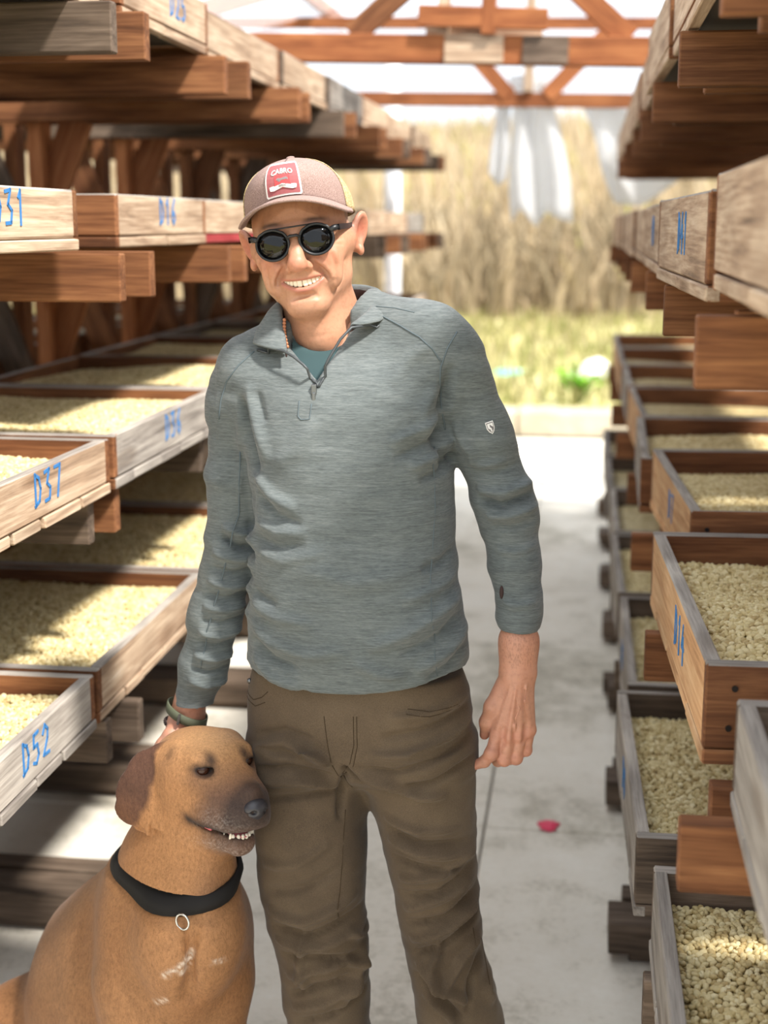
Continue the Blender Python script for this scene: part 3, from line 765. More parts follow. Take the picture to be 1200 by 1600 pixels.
def surface_nets(f, lo, h):
    s = f < 0; n = np.array(f.shape) - 1
    c = np.zeros(n, np.int8)
    offs = [(i, j, k) for i in (0, 1) for j in (0, 1) for k in (0, 1)]
    for o in offs: c += s[o[0]:o[0] + n[0], o[1]:o[1] + n[1], o[2]:o[2] + n[2]]
    act = np.argwhere((c > 0) & (c < 8)); N = len(act)
    idx = np.full(n, -1, np.int64); idx[tuple(act.T)] = np.arange(N)
    val = {o: f[act[:, 0] + o[0], act[:, 1] + o[1], act[:, 2] + o[2]] for o in offs}
    acc = np.zeros((N, 3)); cnt = np.zeros(N)
    for o in offs:
        for ax in range(3):
            if o[ax]: continue
            p = list(o); p[ax] = 1; p = tuple(p); a, b = val[o], val[p]; m = (a < 0) != (b < 0)
            t = np.where(m, a / np.where(m, a - b, 1), 0)
            q = np.zeros((N, 3)); q[:] = o; q[:, ax] = t; acc[m] += q[m]; cnt[m] += 1
    v = (act + acc / cnt[:, None]) * h + np.asarray(lo)
    F = []
    for ax in range(3):
        b, c2 = (ax + 1) % 3, (ax + 2) % 3
        sa = [slice(None)] * 3; sb = [slice(None)] * 3; sa[ax] = slice(0, -1); sb[ax] = slice(1, None)
        e = np.argwhere(s[tuple(sa)] != s[tuple(sb)])
        ok = (e[:, b] > 0) & (e[:, c2] > 0) & (e[:, b] < n[b]) & (e[:, c2] < n[c2]); e = e[ok]
        def cell(db, dc):
            q = e.copy(); q[:, b] += db; q[:, c2] += dc; return idx[tuple(q.T)]
        quad = np.stack([cell(-1, -1), cell(0, -1), cell(0, 0), cell(-1, 0)], -1)
        inside = s[tuple(e.T)]
        quad[~inside] = quad[~inside][:, ::-1]
        F.append(quad)
    F = np.concatenate(F)
    F = F[(F >= 0).all(1)]
    return v, F
def vnormals(v, f):
    a = v[f[:, 2]] - v[f[:, 0]]; b = v[f[:, 3]] - v[f[:, 1]]; n = np.cross(a, b); N = np.zeros_like(v)
    for k in range(4):
        for c in range(3): N[:, c] += np.bincount(f[:, k], n[:, c], len(v))
    return N / (np.linalg.norm(N, axis=1, keepdims=True) + 1e-12)
def relax(v, f, it=1, lam=.5):
    for _ in range(it):
        A = np.zeros_like(v); C = np.zeros(len(v))
        for k in range(4):
            for q in (1, 3):
                j = f[:, (k + q) % 4]
                for c in range(3): A[:, c] += np.bincount(f[:, k], v[j, c], len(v))
                C += np.bincount(f[:, k], minlength=len(v))
        v = v + lam * (A / np.maximum(C, 1)[:, None] - v)
    return v
def gauss(v, c, r):
    r = np.asarray(r, float) if hasattr(r, '__len__') else np.array([r] * 3)
    return np.exp(-(((v - np.asarray(c)) / r) ** 2).sum(1))
def blend(col, c, w):
    return col + (np.asarray(c)[None, :3] - col) * np.clip(w, 0, 1)[:, None]
def seg_dist2(P, pts):
    """distance of points P (n,k) to a polyline, with the running parameter"""
    best = np.full(len(P), 9.0); par = np.zeros(len(P)); side = np.zeros(len(P)); n = len(pts) - 1
    for i in range(n):
        a, b = np.asarray(pts[i]), np.asarray(pts[i + 1]); d = b - a; t = np.clip(((P - a) @ d) / (d @ d + 1e-12), 0, 1)
        q = P - a - t[:, None] * d; dist = np.sqrt((q ** 2).sum(1)); m = dist < best
        best[m] = dist[m]; par[m] = (i + t[m]) / n
        if P.shape[1] == 2: side[m] = np.sign(d[0] * q[m, 1] - d[1] * q[m, 0])
    return best, par, side
def vnoise(P, seed=0):
    """smooth value noise in 3-D"""
    P = np.asarray(P) + seed * 17.3; i = np.floor(P).astype(np.int64); f = P - i; f = f * f * (3 - 2 * f); out = np.zeros(len(P))
    for dx in (0, 1):
        for dy in (0, 1):
            for dz in (0, 1):
                h = ((i[:, 0] + dx) * 374761393 + (i[:, 1] + dy) * 668265263 + (i[:, 2] + dz) * 2147483647 + seed * 9176) & 0xffffffff
                h = ((h ^ (h >> 13)) * 1274126177) & 0xffffffff; h = (h ^ (h >> 16)) / 4294967295.0
                out += h * np.where(dx, f[:, 0], 1 - f[:, 0]) * np.where(dy, f[:, 1], 1 - f[:, 1]) * np.where(dz, f[:, 2], 1 - f[:, 2])
    return out
def fold(v, n, YM, lines):
    """cloth folds: each (pixel-measured line on the front of the garment, half width m, height m); raised on the front face only"""
    P = v[:, [0, 2]]; front = np.clip(-n[:, 1] * 1.6 + .35, 0, 1); d = np.zeros(len(v))
    for pts, w, a in lines:
        q = [at(x, y, YM)[[0, 2]] for x, y in pts]
        lo = np.min(q, 0) - 3 * w; hi = np.max(q, 0) + 3 * w
        m = ((P > lo) & (P < hi)).all(1)
        if not m.any(): continue
        r, t, s = seg_dist2(P[m], q); taper = np.clip(np.minimum(t, 1 - t) * 5, 0, 1) ** .7
        d[m] += a * np.exp(-(r / w) ** 2) * np.maximum(taper, .0)
    return v + n * (d * front)[:, None]
def joined(parts):
    V = []; F = []; C = []; o = 0
    for v, f, c in parts: V.append(v); F.append(f + o); C.append(c); o += len(v)
    return np.concatenate(V), np.concatenate(F), np.concatenate(C)
def surf_tube(bvh, pts, YM, r, n=6, off=0.0, back=False, dens=3):
    """a thin cord laid on a garment's front along pixel-measured points"""
    out = []
    P = [at(x, y, YM) for x, y in pts]; Q = []
    for a, b in zip(P, P[1:]):
        for k in range(dens): Q.append(a + (b - a) * k / dens)
    Q.append(P[-1])
    for q in Q:
        h = bvh.ray_cast(Vector((q[0], YM - .6, q[2])), Vector((0, 1, 0)))
        if h[0] is not None: out.append(h[0] + h[1] * off)
    return out

# ------------------------------------------------------------------ the man
YM = 2.20
def m_(x, y, dy=0.0): return at(x, y, YM + dy)
def px_rows(rows, cy=YM):
    """(y, left, right, half_depth, dy) in measured pixels -> loft rows"""
    out = []
    for y, l, r, hd, dy in rows:
        a, b = at(l, y, cy + dy), at(r, y, cy + dy); out.append(((a[2] + b[2]) / 2, (a[0] + b[0]) / 2, cy + dy, (b[0] - a[0]) / 2, hd))
    return sorted(out)
def attr_mat(name, rough=.6, sss=0.0, spec=.4, bump=None, bscale=300, bstr=.15, bdist=.0006, mul=None):
    t = NT(name); a = t.new('ShaderNodeAttribute', attribute_name='col'); c = a.outputs['Color']
    if mul: c = mul(t, c)
    t.set(Base_Color=c, Roughness=rough, Specular_IOR_Level=spec)
    if sss: t.set(Subsurface_Weight=sss, Subsurface_Radius=(.006, .0025, .0012), Subsurface_Scale=.35)
    if bump:
        v = t.coord(bump, False); n = t.noise(v, bscale, 4, .6); t.bump(n, bstr, bdist)
    return t.m
def sk_mul(t, c):
    v = t.coord((1, 1, 1), False); n = t.noise(v, 120, 4, .65)
    k = t.ramp(n, [(.3, (.86, .82, .80, 1)), (.5, (1, 1, 1, 1)), (.7, (1.06, 1.05, 1.04, 1))]); return t.mix(1.0, c, k, 'MULTIPLY')
SKIN = attr_mat('skin', .48, .16, .45, (1, 1, 1), 420, .35, .0008, sk_mul)
SKINC = np.array(lin(186, 136, 108)[:3]); RED = np.array(lin(184, 104, 86)[:3]); DARKSK = np.array(lin(124, 80, 64)[:3])

person = empty('person', (-.36, 2.2, 0))
tag(person, 'smiling man in cap, sunglasses and grey quarter-zip pullover, hand on the dog', 'person')
def pchild(name, me, parent=person):
    o = link(name, me, parent); o.matrix_parent_inverse = Matrix.Identity(4)
    if parent is person: o.location = -person.location
    return o
def pbuild(mb, name, mats, parent=person, smooth=True):
    o = mb.build(name, mats, parent, smooth)
    if parent is person: o.location = -person.location
    return o

# head frame: +x image right, -y the way he faces, z up
HO = Vector(at(473, 369, 2.21))
HR = (Matrix.Rotation(math.radians(4), 3, 'Z') @ Matrix.Rotation(math.radians(2.0), 3, 'X') @ Matrix.Rotation(math.radians(-8.5), 3, 'Y'))
HM = np.array(HR); HOa = np.array(HO)
def h2w(v): return np.asarray(v) @ HM.T + HOa
def w2h(p): return (np.asarray(p) - HOa) @ HM
neck_w = m_(512, 545, .035); neck_h = w2h(neck_w)

F = Field((-.115, -.15, -.20), (.115, .13, .125), .0022)
F.ell((0, .010, .030), (.074, .095, .086), 0)                      # skull
F.ell((0, -.040, .018), (.063, .050, .050), .03)                   # forehead / temples
F.ell((0, -.040, -.035), (.058, .048, .062), .03)                  # mid face
for q in (-1, 1):
    F.cap((q * .060, .000, -.020), (q * .047, -.012, -.064), .015, .014, .03)   # jaw angle
    F.cap((q * .046, -.016, -.066), (q * .016, -.071, -.101), .017, .016, .025)
    F.ell((q * .040, -.068, -.034), (.021, .022, .019), .022)      # smiling cheeks
    F.cap((q * .052, -.052, -.020), (q * .066, -.012, -.012), .014, .012, .025)
F.ell((0, -.071, -.0995), (.025, .019, .0165), .018)                  # chin
F.ell((0, -.074, -.060), (.033, .022, .030), .02)                  # muzzle
for q in (-1, 1): F.ell((q * .033, -.083, -.001), (.017, .013, .012), .012, 's')   # sockets
F.cap((-.035, -.083, .019), (.035, -.083, .019), .011, .011, .015)  # brow
F.chain([(0, -.088, .008), (0, -.102, -.016), (0, -.113, -.034)], [.0085, .0095, .0135], .010)   # nose
F.ell((0, -.111, -.0375), (.0135, .012, .0105), .008)
for q in (-1, 1):
    F.ell((q * .0150, -.097, -.0415), (.0085, .0110, .0080), .006)
    F.ell((q * .0075, -.105, -.0492), (.0042, .006, .004), .003, 's')
    # the smile crease from nose wing round the mouth
    F.chain([(q * .0215, -.096, -.040), (q * .031, -.089, -.051), (q * .0400, -.079, -.062), (q * .0420, -.072, -.076)], [.0016, .0030, .0032, .0012], .009, 's')
    F.ell((q * .0475, -.0665, -.060), (.012, .013, .020), .016)         # cheek pad outside the crease
    F.chain([(q * .058, -.044, -.045), (q * .0545, -.048, -.064), (q * .046, -.056, -.082)], [.0003, .0009, .0003], .010, 's')
# mouth: an open upturned crescent
def mz(x): return -.0685 + 7.5 * x * x
def my(x): return -.0965 + 13 * x * x
def hh(x): return .0062 * max(0, 1 - (abs(x) / .0350) ** 2.2) + .0006
for i in range(16):
    x0, x1 = -.0335 + .067 * i / 16, -.0335 + .067 * (i + 1) / 16
    for dy in (-.008, -.003, .003, .009): F.cap((x0, my(x0) + dy, mz(x0)), (x1, my(x1) + dy, mz(x1)), hh(x0), hh(x1), .0025, 's')
for i in range(14):                                                # lips
    x0, x1 = -.031 + .062 * i / 14, -.031 + .062 * (i + 1) / 14
    t0, t1 = 1 - (abs(x0) / .034) ** 2, 1 - (abs(x1) / .034) ** 2
    F.cap((x0, my(x0) + .0040, mz(x0) + hh(x0) + .0012), (x1, my(x1) + .0040, mz(x1) + hh(x1) + .0012), .0018, .0018, .0030)
    F.cap((x0, my(x0) + .0032, mz(x0) - hh(x0) - .0016 * t0), (x1, my(x1) + .0032, mz(x1) - hh(x1) - .0016 * t1), .0018 + .0014 * t0, .0018 + .0014 * t1, .0035)
F.ell((0, -.0905, -.0865), (.016, .005, .0035), .008, 's')             # dip under the lip
for q in (-1, 1):                                                  # ears
    tl = Euler((math.radians(-12), math.radians(q * 16), math.radians(q * -38))).to_matrix()
    c = np.array((q * .0870, .012, -.006))
    F.ell(c, (.0085, .0185, .0325), .006, rot=np.array(tl))
    F.ell(c + (q * .0085, -.004, .003), (.0078, .0115, .0205), .003, 's', rot=np.array(tl))
    F.chain([c + (q * .004, .006, -.012), c + (q * .007, .009, .006), c + (q * .007, .003, .020)], [.002, .0026, .002], .004)
    F.ell(c + (q * -.001, -.002, -.028), (.0058, .0085, .0095), .006)
F.chain([(0, .022, -.055), tuple(neck_h * .55 + np.array((0, .02, -.055)) * .45), tuple(neck_h)], [.055, .0555, .060], .03)
F.cap((0, -.035, -.105), tuple(neck_h + np.array((0, -.045, .030))), .022, .03, .03)
v, f = F.mesh(); v = relax(v, f, 1, .35); n = vnormals(v, f); d_ = np.zeros(len(v)); fr_ = np.clip(-n[:, 1] * 2 + .5, 0, 1) * (v[:, 1] < -.02)
for q in (-1, 1):
    for pts, wd, a in (([(.0200, -.036), (.0295, -.045), (.0385, -.057), (.0415, -.070)], .0030, -.0042), ([(.0240, -.034), (.0345, -.043), (.0440, -.056), (.0470, -.070)], .0055, .0028), ([(.0500, -.026), (.0540, -.048), (.0490, -.080)], .0040, -.0026),
                       ([(.0570, -.022), (.0600, -.046), (.0545, -.076)], .0040, .0014), ([(.0620, -.020), (.0630, -.050)], .0030, -.0012), ([(.0560, -.016), (.0680, -.020)], .0018, -.0010), ([(.0580, -.009), (.0690, -.010)], .0018, -.0010),
                       ([(.014, -.084), (.022, -.094)], .004, -.0012), ([(.034, -.026), (.050, -.022)], .0100, .0022)):
        r_, t_, s_ = seg_dist2(v[:, [0, 2]], [(q * x, z) for x, z in pts]); d_ += a * np.exp(-(r_ / wd) ** 2) * np.clip(np.minimum(t_, 1 - t_) * 6 + .15, 0, 1)
v = v + n * (d_ * fr_)[:, None]; L = v.copy()
c = np.tile(SKINC, (len(v), 1))
for q in (-1, 1):
    c = blend(c, RED, .42 * gauss(L, (q * .042, -.085, -.030), (.022, .03, .018)))
    c = blend(c, RED, .55 * gauss(L, (q * .090, .014, -.004), (.016, .03, .035))); c = blend(c, np.array(lin(150, 74, 58)[:3]), .75 * gauss(L, (q * .0945, .006, -.002), (.010, .011, .017)))  # the ear's own redness; its bowl painted darker for the shade in the hollow
    c = blend(c, DARKSK, .30 * gauss(L, (q * .034, -.085, -.060), (.007, .02, .016)))
c = blend(c, RED, .50 * gauss(L, (0, -.118, -.036), (.018, .014, .014)))
stub = np.clip((-.045 - L[:, 2]) / .02, 0, 1) * np.clip((-.02 - L[:, 1] + .02) / .03, 0, 1) * np.clip((L[:, 2] + .128) / .02, 0, 1)
c = blend(c, np.array(lin(168, 130, 108)[:3]), .34 * stub * (.6 + .6 * vnoise(L * 260, 2)))
c = blend(c, DARKSK, .25 * gauss(L, (0, -.1, .022), (.05, .02, .006)))
lip = np.array(lin(176, 98, 88)[:3])
xx = L[:, 0]; tt = 1 - (np.abs(xx) / .032) ** 2
hhx = .0062 * np.clip(1 - (np.abs(xx) / .035) ** 2.2, 0, 1); up = np.exp(-((L[:, 2] - (mz(xx) + hhx + .0014)) / .0026) ** 2); dn = np.exp(-((L[:, 2] - (mz(xx) - hhx - .0022)) / .0038) ** 2)
c = blend(c, lip, .62 * np.maximum(up * .8, dn) * (np.abs(xx) < .033) * (L[:, 1] < -.07))
inm = (np.abs(xx) < .034) * (L[:, 1] > -.0890 + 13 * xx * xx) * (L[:, 1] < -.05) * (np.abs(L[:, 2] - mz(xx)) < hhx + .001)
c = blend(c, np.array(lin(90, 36, 34)[:3]), inm * .9)
# short hair at the back and sides under the cap
hair = np.clip((L[:, 1] - .0) / .02, 0, 1) * np.clip((L[:, 2] + .035) / .02, 0, 1) * (np.abs(L[:, 0]) < .079)
side = np.exp(-((L[:, 1] + .010) / .014) ** 2) * np.clip((L[:, 2] + .012) / .02, 0, 1)
c = blend(c, np.array(lin(96, 88, 84)[:3]), np.maximum(hair, side * .7) * .8)
brow = sum(np.exp(-((L[:, 2] - .021 - .004 * (1 - (np.abs(L[:, 0]) - .03) ** 2 / .0006)) / .0035) ** 2) * np.exp(-((L[:, 0] - q * .034) / .017) ** 4) for q in (-1, 1)) * (L[:, 1] < -.05)
c = blend(c, np.array(lin(58, 44, 38)[:3]), brow * .85)
head_part = (h2w(v), f, c)

# hands -------------------------------------------------------------
def hand_colour(V, knucks, tips):
    c = np.tile(np.array(lin(188, 136, 112)[:3]), (len(V), 1))
    for k in knucks: c = blend(c, RED, .45 * gauss(V, k, .012))
    for k in tips: c = blend(c, RED, .40 * gauss(V, k, .012))
    n = vnoise(V * 60, 4); return blend(c, DARKSK, .25 * np.clip(n - .5, 0, 1))
w = lambda x, y, dy: m_(x, y, -.01 + dy)
F = Field(w(872, 1250, -.10), w(720, 940, .12), .0017) if False else None
def bounds(P, pad): P = np.array(P); return P.min(0) - pad, P.max(0) + pad
kn = [w(777, 1146, .000), w(796, 1150, -.008), w(813, 1148, -.002), w(828, 1140, .008)]
wr = w(810, 1052, .01)
lo, hi = bounds([w(740, 1205, 0), w(845, 930, 0), wr], .05)
F = Field(lo, hi, .0016)
F.chain([w(811, 976, .012), w(811, 1004, .010), w(810, 1045, .010)], [.0225, .0245, .0225], .02)      # forearm, wider than deep
F.cap(w(800, 1000, .010), w(797, 1050, .010), .017, .016, .02); F.cap(w(822, 1000, .012), w(822, 1050, .012), .016, .0145, .02)
for q, (kp, r0, r1) in enumerate(zip(kn, (.0150, .0150, .0145, .0125), (.0118, .0118, .0112, .0098))):
    a = wr + (np.array([(-.010, 0, -.002), (-.003, -.004, -.003), (.004, -.002, -.003), (.011, .003, 0)][q]))
    F.cap(a, kp, r0, r1, .014)
    F.ell(kp + np.array((0, -.003, 0)), (.0090, .0085, .0095), .007)
F.ell(w(786, 1100, .014), (.020, .016, .030), .014)                                                    # thumb mound
fing = [  # knuckle -> mid joint -> end joint -> tip
    [kn[0], w(768, 1177, -.012), w(757, 1190, -.008), w(741, 1196, -.006)],
    [kn[1], w(788, 1186, -.004), w(778, 1189, .022), w(772, 1182, .040)],
    [kn[2], w(806, 1184, .002), w(797, 1186, .028), w(788, 1178, .044)],
    [kn[3], w(822, 1172, .010), w(814, 1175, .030), w(804, 1168, .042)]]
for i, P in enumerate(fing):
    r = (.0108, .0108, .0103, .0088)[i]
    F.chain(P, [r * 1.02, r * .98, r * .88, r * .72], .004)
    F.ell(P[1] + np.array((0, -.002, 0)), (r * 1.06, r * 1.02, r * 1.06), .005)
thumb = [w(788, 1070, .012), w(769, 1104, .004), w(760, 1128, .012), w(757, 1148, .022)]
F.chain(thumb, [.0150, .0125, .0108, .0082], .008)
for a, b in zip(kn, kn[1:]):                                                                            # valleys between knuckles
    m = (a + b) / 2; F.cap(m + np.array((0, -.013, .014)), m + np.array((0, -.013, -.012)), .0022, .0034, .008, 's')
for q in range(4):                                                                                      # tendons
    F.cap(wr + np.array([(-.008, -.021, -.01), (-.002, -.024, -.012), (.004, -.022, -.012), (.010, -.016, -.01)][q]), kn[q] + np.array((0, -.0098, .012)), .0014, .0022, .006)
F.chain([w(806, 1085, -.024), w(812, 1108, -.026), w(806, 1122, -.025), (kn[2] + kn[1]) / 2 + np.array((0, -.010, .012))], [.0010, .0014, .0014, .001], .004)
F.chain([w(823, 1070, -.010), w(820, 1095, -.020), w(824, 1118, -.016)], [.001, .0013, .001], .004)
v, f = F.mesh(); v = relax(v, f, 1, .35)
cc = hand_colour(v, kn + [q[1] for q in fing], [q[3] for q in fing] + [thumb[3]])
hairy = vnoise(v * np.array((1400, 1400, 220)), 9) * np.clip((v[:, 2] - w(810, 1060, 0)[2]) / .03, 0, 1)
cc = blend(cc, np.array(lin(96, 66, 52)[:3]), .45 * np.clip(hairy * 2 - .85, 0, 1))
handl = (v, f, cc)

# his right hand rests on the dog's nape, fingers round behind its head
u_ = lambda x, y, dy: at(x, y, 2.225 + dy)
wr2 = u_(292, 1121, .0); pk = [u_(262, 1158, -.012), u_(274, 1166, .012), u_(288, 1170, .030), u_(302, 1168, .044)]
lo, hi = bounds([u_(225, 1225, -.05), u_(345, 1050, .08), u_(330, 1215, .08)], .03)
F = Field(lo, hi, .002)
F.chain([u_(306, 1050, .0), u_(297, 1095, 0), wr2], [.022, .0225, .0235], .02)
F.cap(u_(285, 1108, 0), u_(279, 1130, -.004), .010, .014, .02); F.cap(u_(304, 1110, .006), u_(304, 1130, .012), .011, .014, .02)
for k_ in range(4):
    F.cap(wr2 + np.array([(-.010, -.006, 0), (-.004, 0, 0), (.003, .006, 0), (.009, .012, 0)][k_]), pk[k_], .0155, .0118, .014)
fing2 = [[pk[0], u_(250, 1185, -.010), u_(247, 1207, .004), u_(250, 1224, .016)], [pk[1], u_(268, 1196, .016), u_(266, 1216, .026), u_(268, 1232, .036)],
         [pk[2], u_(286, 1200, .034), u_(286, 1220, .042), u_(288, 1234, .050)], [pk[3], u_(304, 1192, .048), u_(306, 1208, .056), u_(308, 1221, .060)]]
for i, P in enumerate(fing2):
    r = (.0108, .0108, .0103, .0088)[i]; F.chain(P, [r, r * .98, r * .9, r * .75], .004)
F.chain([u_(281, 1132, -.012), u_(266, 1150, -.030), u_(254, 1164, -.036), u_(244, 1174, -.036)], [.0145, .0125, .0108, .0085], .008)
v, f = F.mesh(); v = relax(v, f, 1, .35)
handr = (v, f, hand_colour(v, pk, []))

# the body under the clothes: slim torso, arms, legs
SHL, SHR = m_(392, 600, .01), m_(690, 556, .0)        # shoulder joints (image left / right)
ELL, ELR = m_(363, 852, .02), m_(789, 800, .03)
WRL, WRR = u_(303, 1072, 0), w(811, 975, .01)
hipL, hipR = m_(480, 1130, .0), m_(650, 1130, .0)
knL, knR = at(500, 1470, 2.19), at(695, 1460, 2.21)
anL = np.array([at(515, 1700, 2.23)[0], 2.23, .10]); anR = np.array([at(735, 1700, 2.24)[0], 2.24, .10])
F = Field((-.80, 1.95, .02), (.02, 2.46, 1.56), .007)
F.loft(px_rows([(560, 400, 680, .055, .02), (640, 415, 680, .08, .0), (800, 430, 685, .085, .0), (960, 425, 690, .085, .0), (1080, 418, 700, .09, .01), (1150, 420, 700, .085, .01)]), .03)
F.chain([SHL, ELL, WRL], [.026, .022, .017], .02); F.chain([SHR, ELR, WRR], [.026, .022, .017], .02)
F.cap(SHL, m_(500, 540, .03), .036, .045, .03); F.cap(SHR, m_(520, 530, .03), .036, .045, .03); F.cap(m_(512, 580, .03), np.array(neck_w), .05, .05, .03)
F.chain([hipL, knL, anL], [.062, .042, .033], .03); F.chain([hipR, knR, anR], [.062, .042, .033], .03)
v, f = F.mesh(); trunk = (v, f, np.tile(SKINC, (len(v), 1)))
V, Fc, C = joined([trunk, head_part, handl, handr])
me = mesh_np('body', V, Fc, (SKIN,)); set_color(me, C); pchild('body', me)
# ears, lips and hands are the body's own skin; teeth are a part
TOOTH = plain('tooth_enamel', lin(240, 226, 204), .25)
mb2 = MB()
xs_ = [-.0262, -.0220, -.0168, -.0108, -.0042, .0042, .0108, .0168, .0220, .0262]; wd_ = [.0022, .0026, .0030, .0032, .0041, .0041, .0032, .0030, .0026, .0022]
for x, wd in zip(xs_, wd_):
    n0 = len(mb2.v); mb2.ball((0, 0, 0), (1, 1, 1), 14, 10); ax_ = math.atan(26 * x)
    for k in range(n0, len(mb2.v)):
        p = [math.copysign(abs(q) ** .55, q) for q in mb2.v[k]]; lx_, ly_, lz_ = p[0] * wd * 1.0, p[1] * .0024, p[2] * (.0062 - .06 * abs(x))
        mb2.v[k] = (x + lx_ * math.cos(ax_) - ly_ * math.sin(ax_), -.0890 + 13.5 * x * x + ly_ * math.cos(ax_) + lx_ * math.sin(ax_), mz(x) + .0018 + lz_)
mb2.v = [tuple(h2w(p)) for p in mb2.v]; pbuild(mb2, 'teeth', TOOTH)

# ---- shirt
def heather(name, c1, c2, c3):
    t = NT(name)
    v = t.coord((34, 34, 420), False); n1 = t.noise(v, 1.0, 3, .6, .2)
    v2 = t.coord((120, 120, 900), False); n2 = t.noise(v2, 1.0, 2, .6)
    v3 = t.coord((7, 7, 40), False); n3 = t.noise(v3, 1.0, 3, .6)
    f = t.math('ADD', t.math('ADD', t.math('MULTIPLY', n1, .45), t.math('MULTIPLY', n2, .33)), t.math('MULTIPLY', n3, .22))
    c = t.ramp(f, [(.36, c1), (.5, c2), (.64, c3)])
    t.bump(n2, .35, .0012)
    return t.set(Base_Color=c, Roughness=.85, Specular_IOR_Level=.15, Sheen_Weight=.15, Sheen_Roughness=.5)
KNIT = heather('heathered_knit', lin(78, 83, 83), lin(96, 102, 102), lin(114, 119, 118))
KNITD = plain('dark_knit_lining', lin(66, 52, 50), .9, spec=.1)
TEE = plain('teal_tee', lin(58, 76, 78), .9, spec=.1)
rows = px_rows([(476, 478, 566, .046, .045), (500, 452, 598, .060, .04), (522, 424, 640, .070, .03), (548, 396, 686, .082, .02), (585, 378, 706, .100, .006), (640, 382, 704, .116, .0), (700, 388, 706, .121, -.003),
                (800, 398, 711, .120, -.006), (880, 396, 714, .122, -.010), (950, 391, 724, .124, -.010), (1000, 391, 732, .124, -.008), (1042, 388, 731, .120, -.004), (1084, 389, 729, .118, .0)])
lo, hi = np.array((-.79, 1.98, .86)), np.array((.02, 2.42, 1.62))
F = Field(lo, hi, .0042)
F.loft(rows, 0, 2.35)
F.chain([m_(470, 530, .03), m_(400, 588, .012), m_(374, 640, .012)], [.055, .056, .048], .05)
F.chain([m_(370, 620, .012), m_(366, 740, .016), ELL, u_(336, 960, -.004), u_(318, 1040, 0), u_(303, 1098, .0)], [.047, .043, .0435, .0425, .0385, .0335], .02)
F.chain([m_(580, 508, .03), m_(668, 540, .010), m_(706, 576, .010)], [.055, .058, .050], .05)
F.chain([m_(704, 560, .010), m_(752, 680, .018), m_(787, 782, .028), m_(795, 812, .028), m_(805, 880, .022), m_(811, 950, .012), w(811, 984, .01)], [.052, .048, .047, .0445, .0400, .0345, .0322], .02)
# armpit / drape separations
F.chain([m_(402, 700, -.10), m_(399, 770, -.10), m_(397, 850, -.1)], [.003, .006, .006], .012, 's')
# trim ends: hem, cuffs
def chop(F, p, nrm, R=.09):
    """cut everything beyond the plane near p"""
    p = np.array(p); nrm = np.array(nrm, float) / np.linalg.norm(nrm); wn = F.win(p - R, p + R)
    sl, X, Y, Z = wn; d = (X - p[0]) * nrm[0] + (Y - p[1]) * nrm[1] + (Z - p[2]) * nrm[2]
    rr = np.sqrt((X - p[0]) ** 2 + (Y - p[1]) ** 2 + (Z - p[2]) ** 2)
    F.f[sl] = np.where(rr < R * .98, np.maximum(F.f[sl], d), F.f[sl])
chop(F, m_(302, 1106, .025), m_(290, 1140) - m_(312, 1070), .062)
chop(F, w(811, 983, .01), (0, 0, -1), .062)
# hollow ends so the cuffs read as openings
F.cap(m_(302, 1106, .025), m_(305, 1094, .025), .0255, .0245, .002, 's')
F.cap(w(811, 1006, .01), w(811, 990, .01), .0268, .0262, .002, 's')
# hem: dips in the middle
wn = F.win((-.542, 1.98, .86), (-.12, 2.42, .97)); sl, X, Y, Z = wn
zh = at(560, 1084, YM - .12)[2]; 
hemz = at(560, 1085, YM - .11)[2] + .028 * np.clip((np.abs(X + .365) / .17), 0, 1) ** 2.0 * 1.0 + .0 * Y
F.f[sl] = np.maximum(F.f[sl], hemz - Z)
# neck opening and the zip V
F.chain([m_(508, 440, .03), m_(508, 500, .028), m_(506, 530, .02)], [.068, .066, .050], .006, 's')
for i in range(10):
    t_ = i / 9; xl, xr, y = 446 + (493 - 446) * t_, 548 + (497 - 548) * t_, 536 + (592 - 536) * t_
    F.cap(m_(xl, y, -.11), m_(xr, y, -.11), .028 * (1 - t_) + .018, None, .001, 's') if False else None
V_SHIRT_RAW = F
wn = F.win(m_(430, 610, -.16), m_(570, 470, .02)); sl, X, Y, Z = F.win(np.minimum(m_(430, 610, -.16), m_(570, 470, .02)), np.maximum(m_(430, 610, -.16), m_(570, 470, .02)))
apex = m_(495, 596, -.09); lft = m_(440, 540, -.07); rgt = m_(552, 504, -.06)
def half(a, b, X, Z):  # signed distance to the line a->b in the XZ plane, positive on its left
    d = np.array((b[0] - a[0], b[2] - a[2])); d /= np.linalg.norm(d); return d[0] * (Z - a[2]) - d[1] * (X - a[0])
vd = np.maximum(half(apex, rgt, X, Z) * -1, half(apex, lft, X, Z)) + 0 * Y     # <0 inside the V
vin = np.maximum(vd, Y - (YM - .02))
depth_cut = np.where((vin < 0), np.maximum(F.f[sl], -(vin)), F.f[sl])
inner = F.f[sl] + .010                                                        # the tee's surface sits 10 mm in
TEEF = inner.copy(); TEE_SL = sl
F.f[sl] = np.maximum(F.f[sl], np.minimum(-vin, F.f[sl] + .018 + 0 * vin))
v, f = F.mesh(); v = relax(v, f, 2, .4); n = vnormals(v, f)
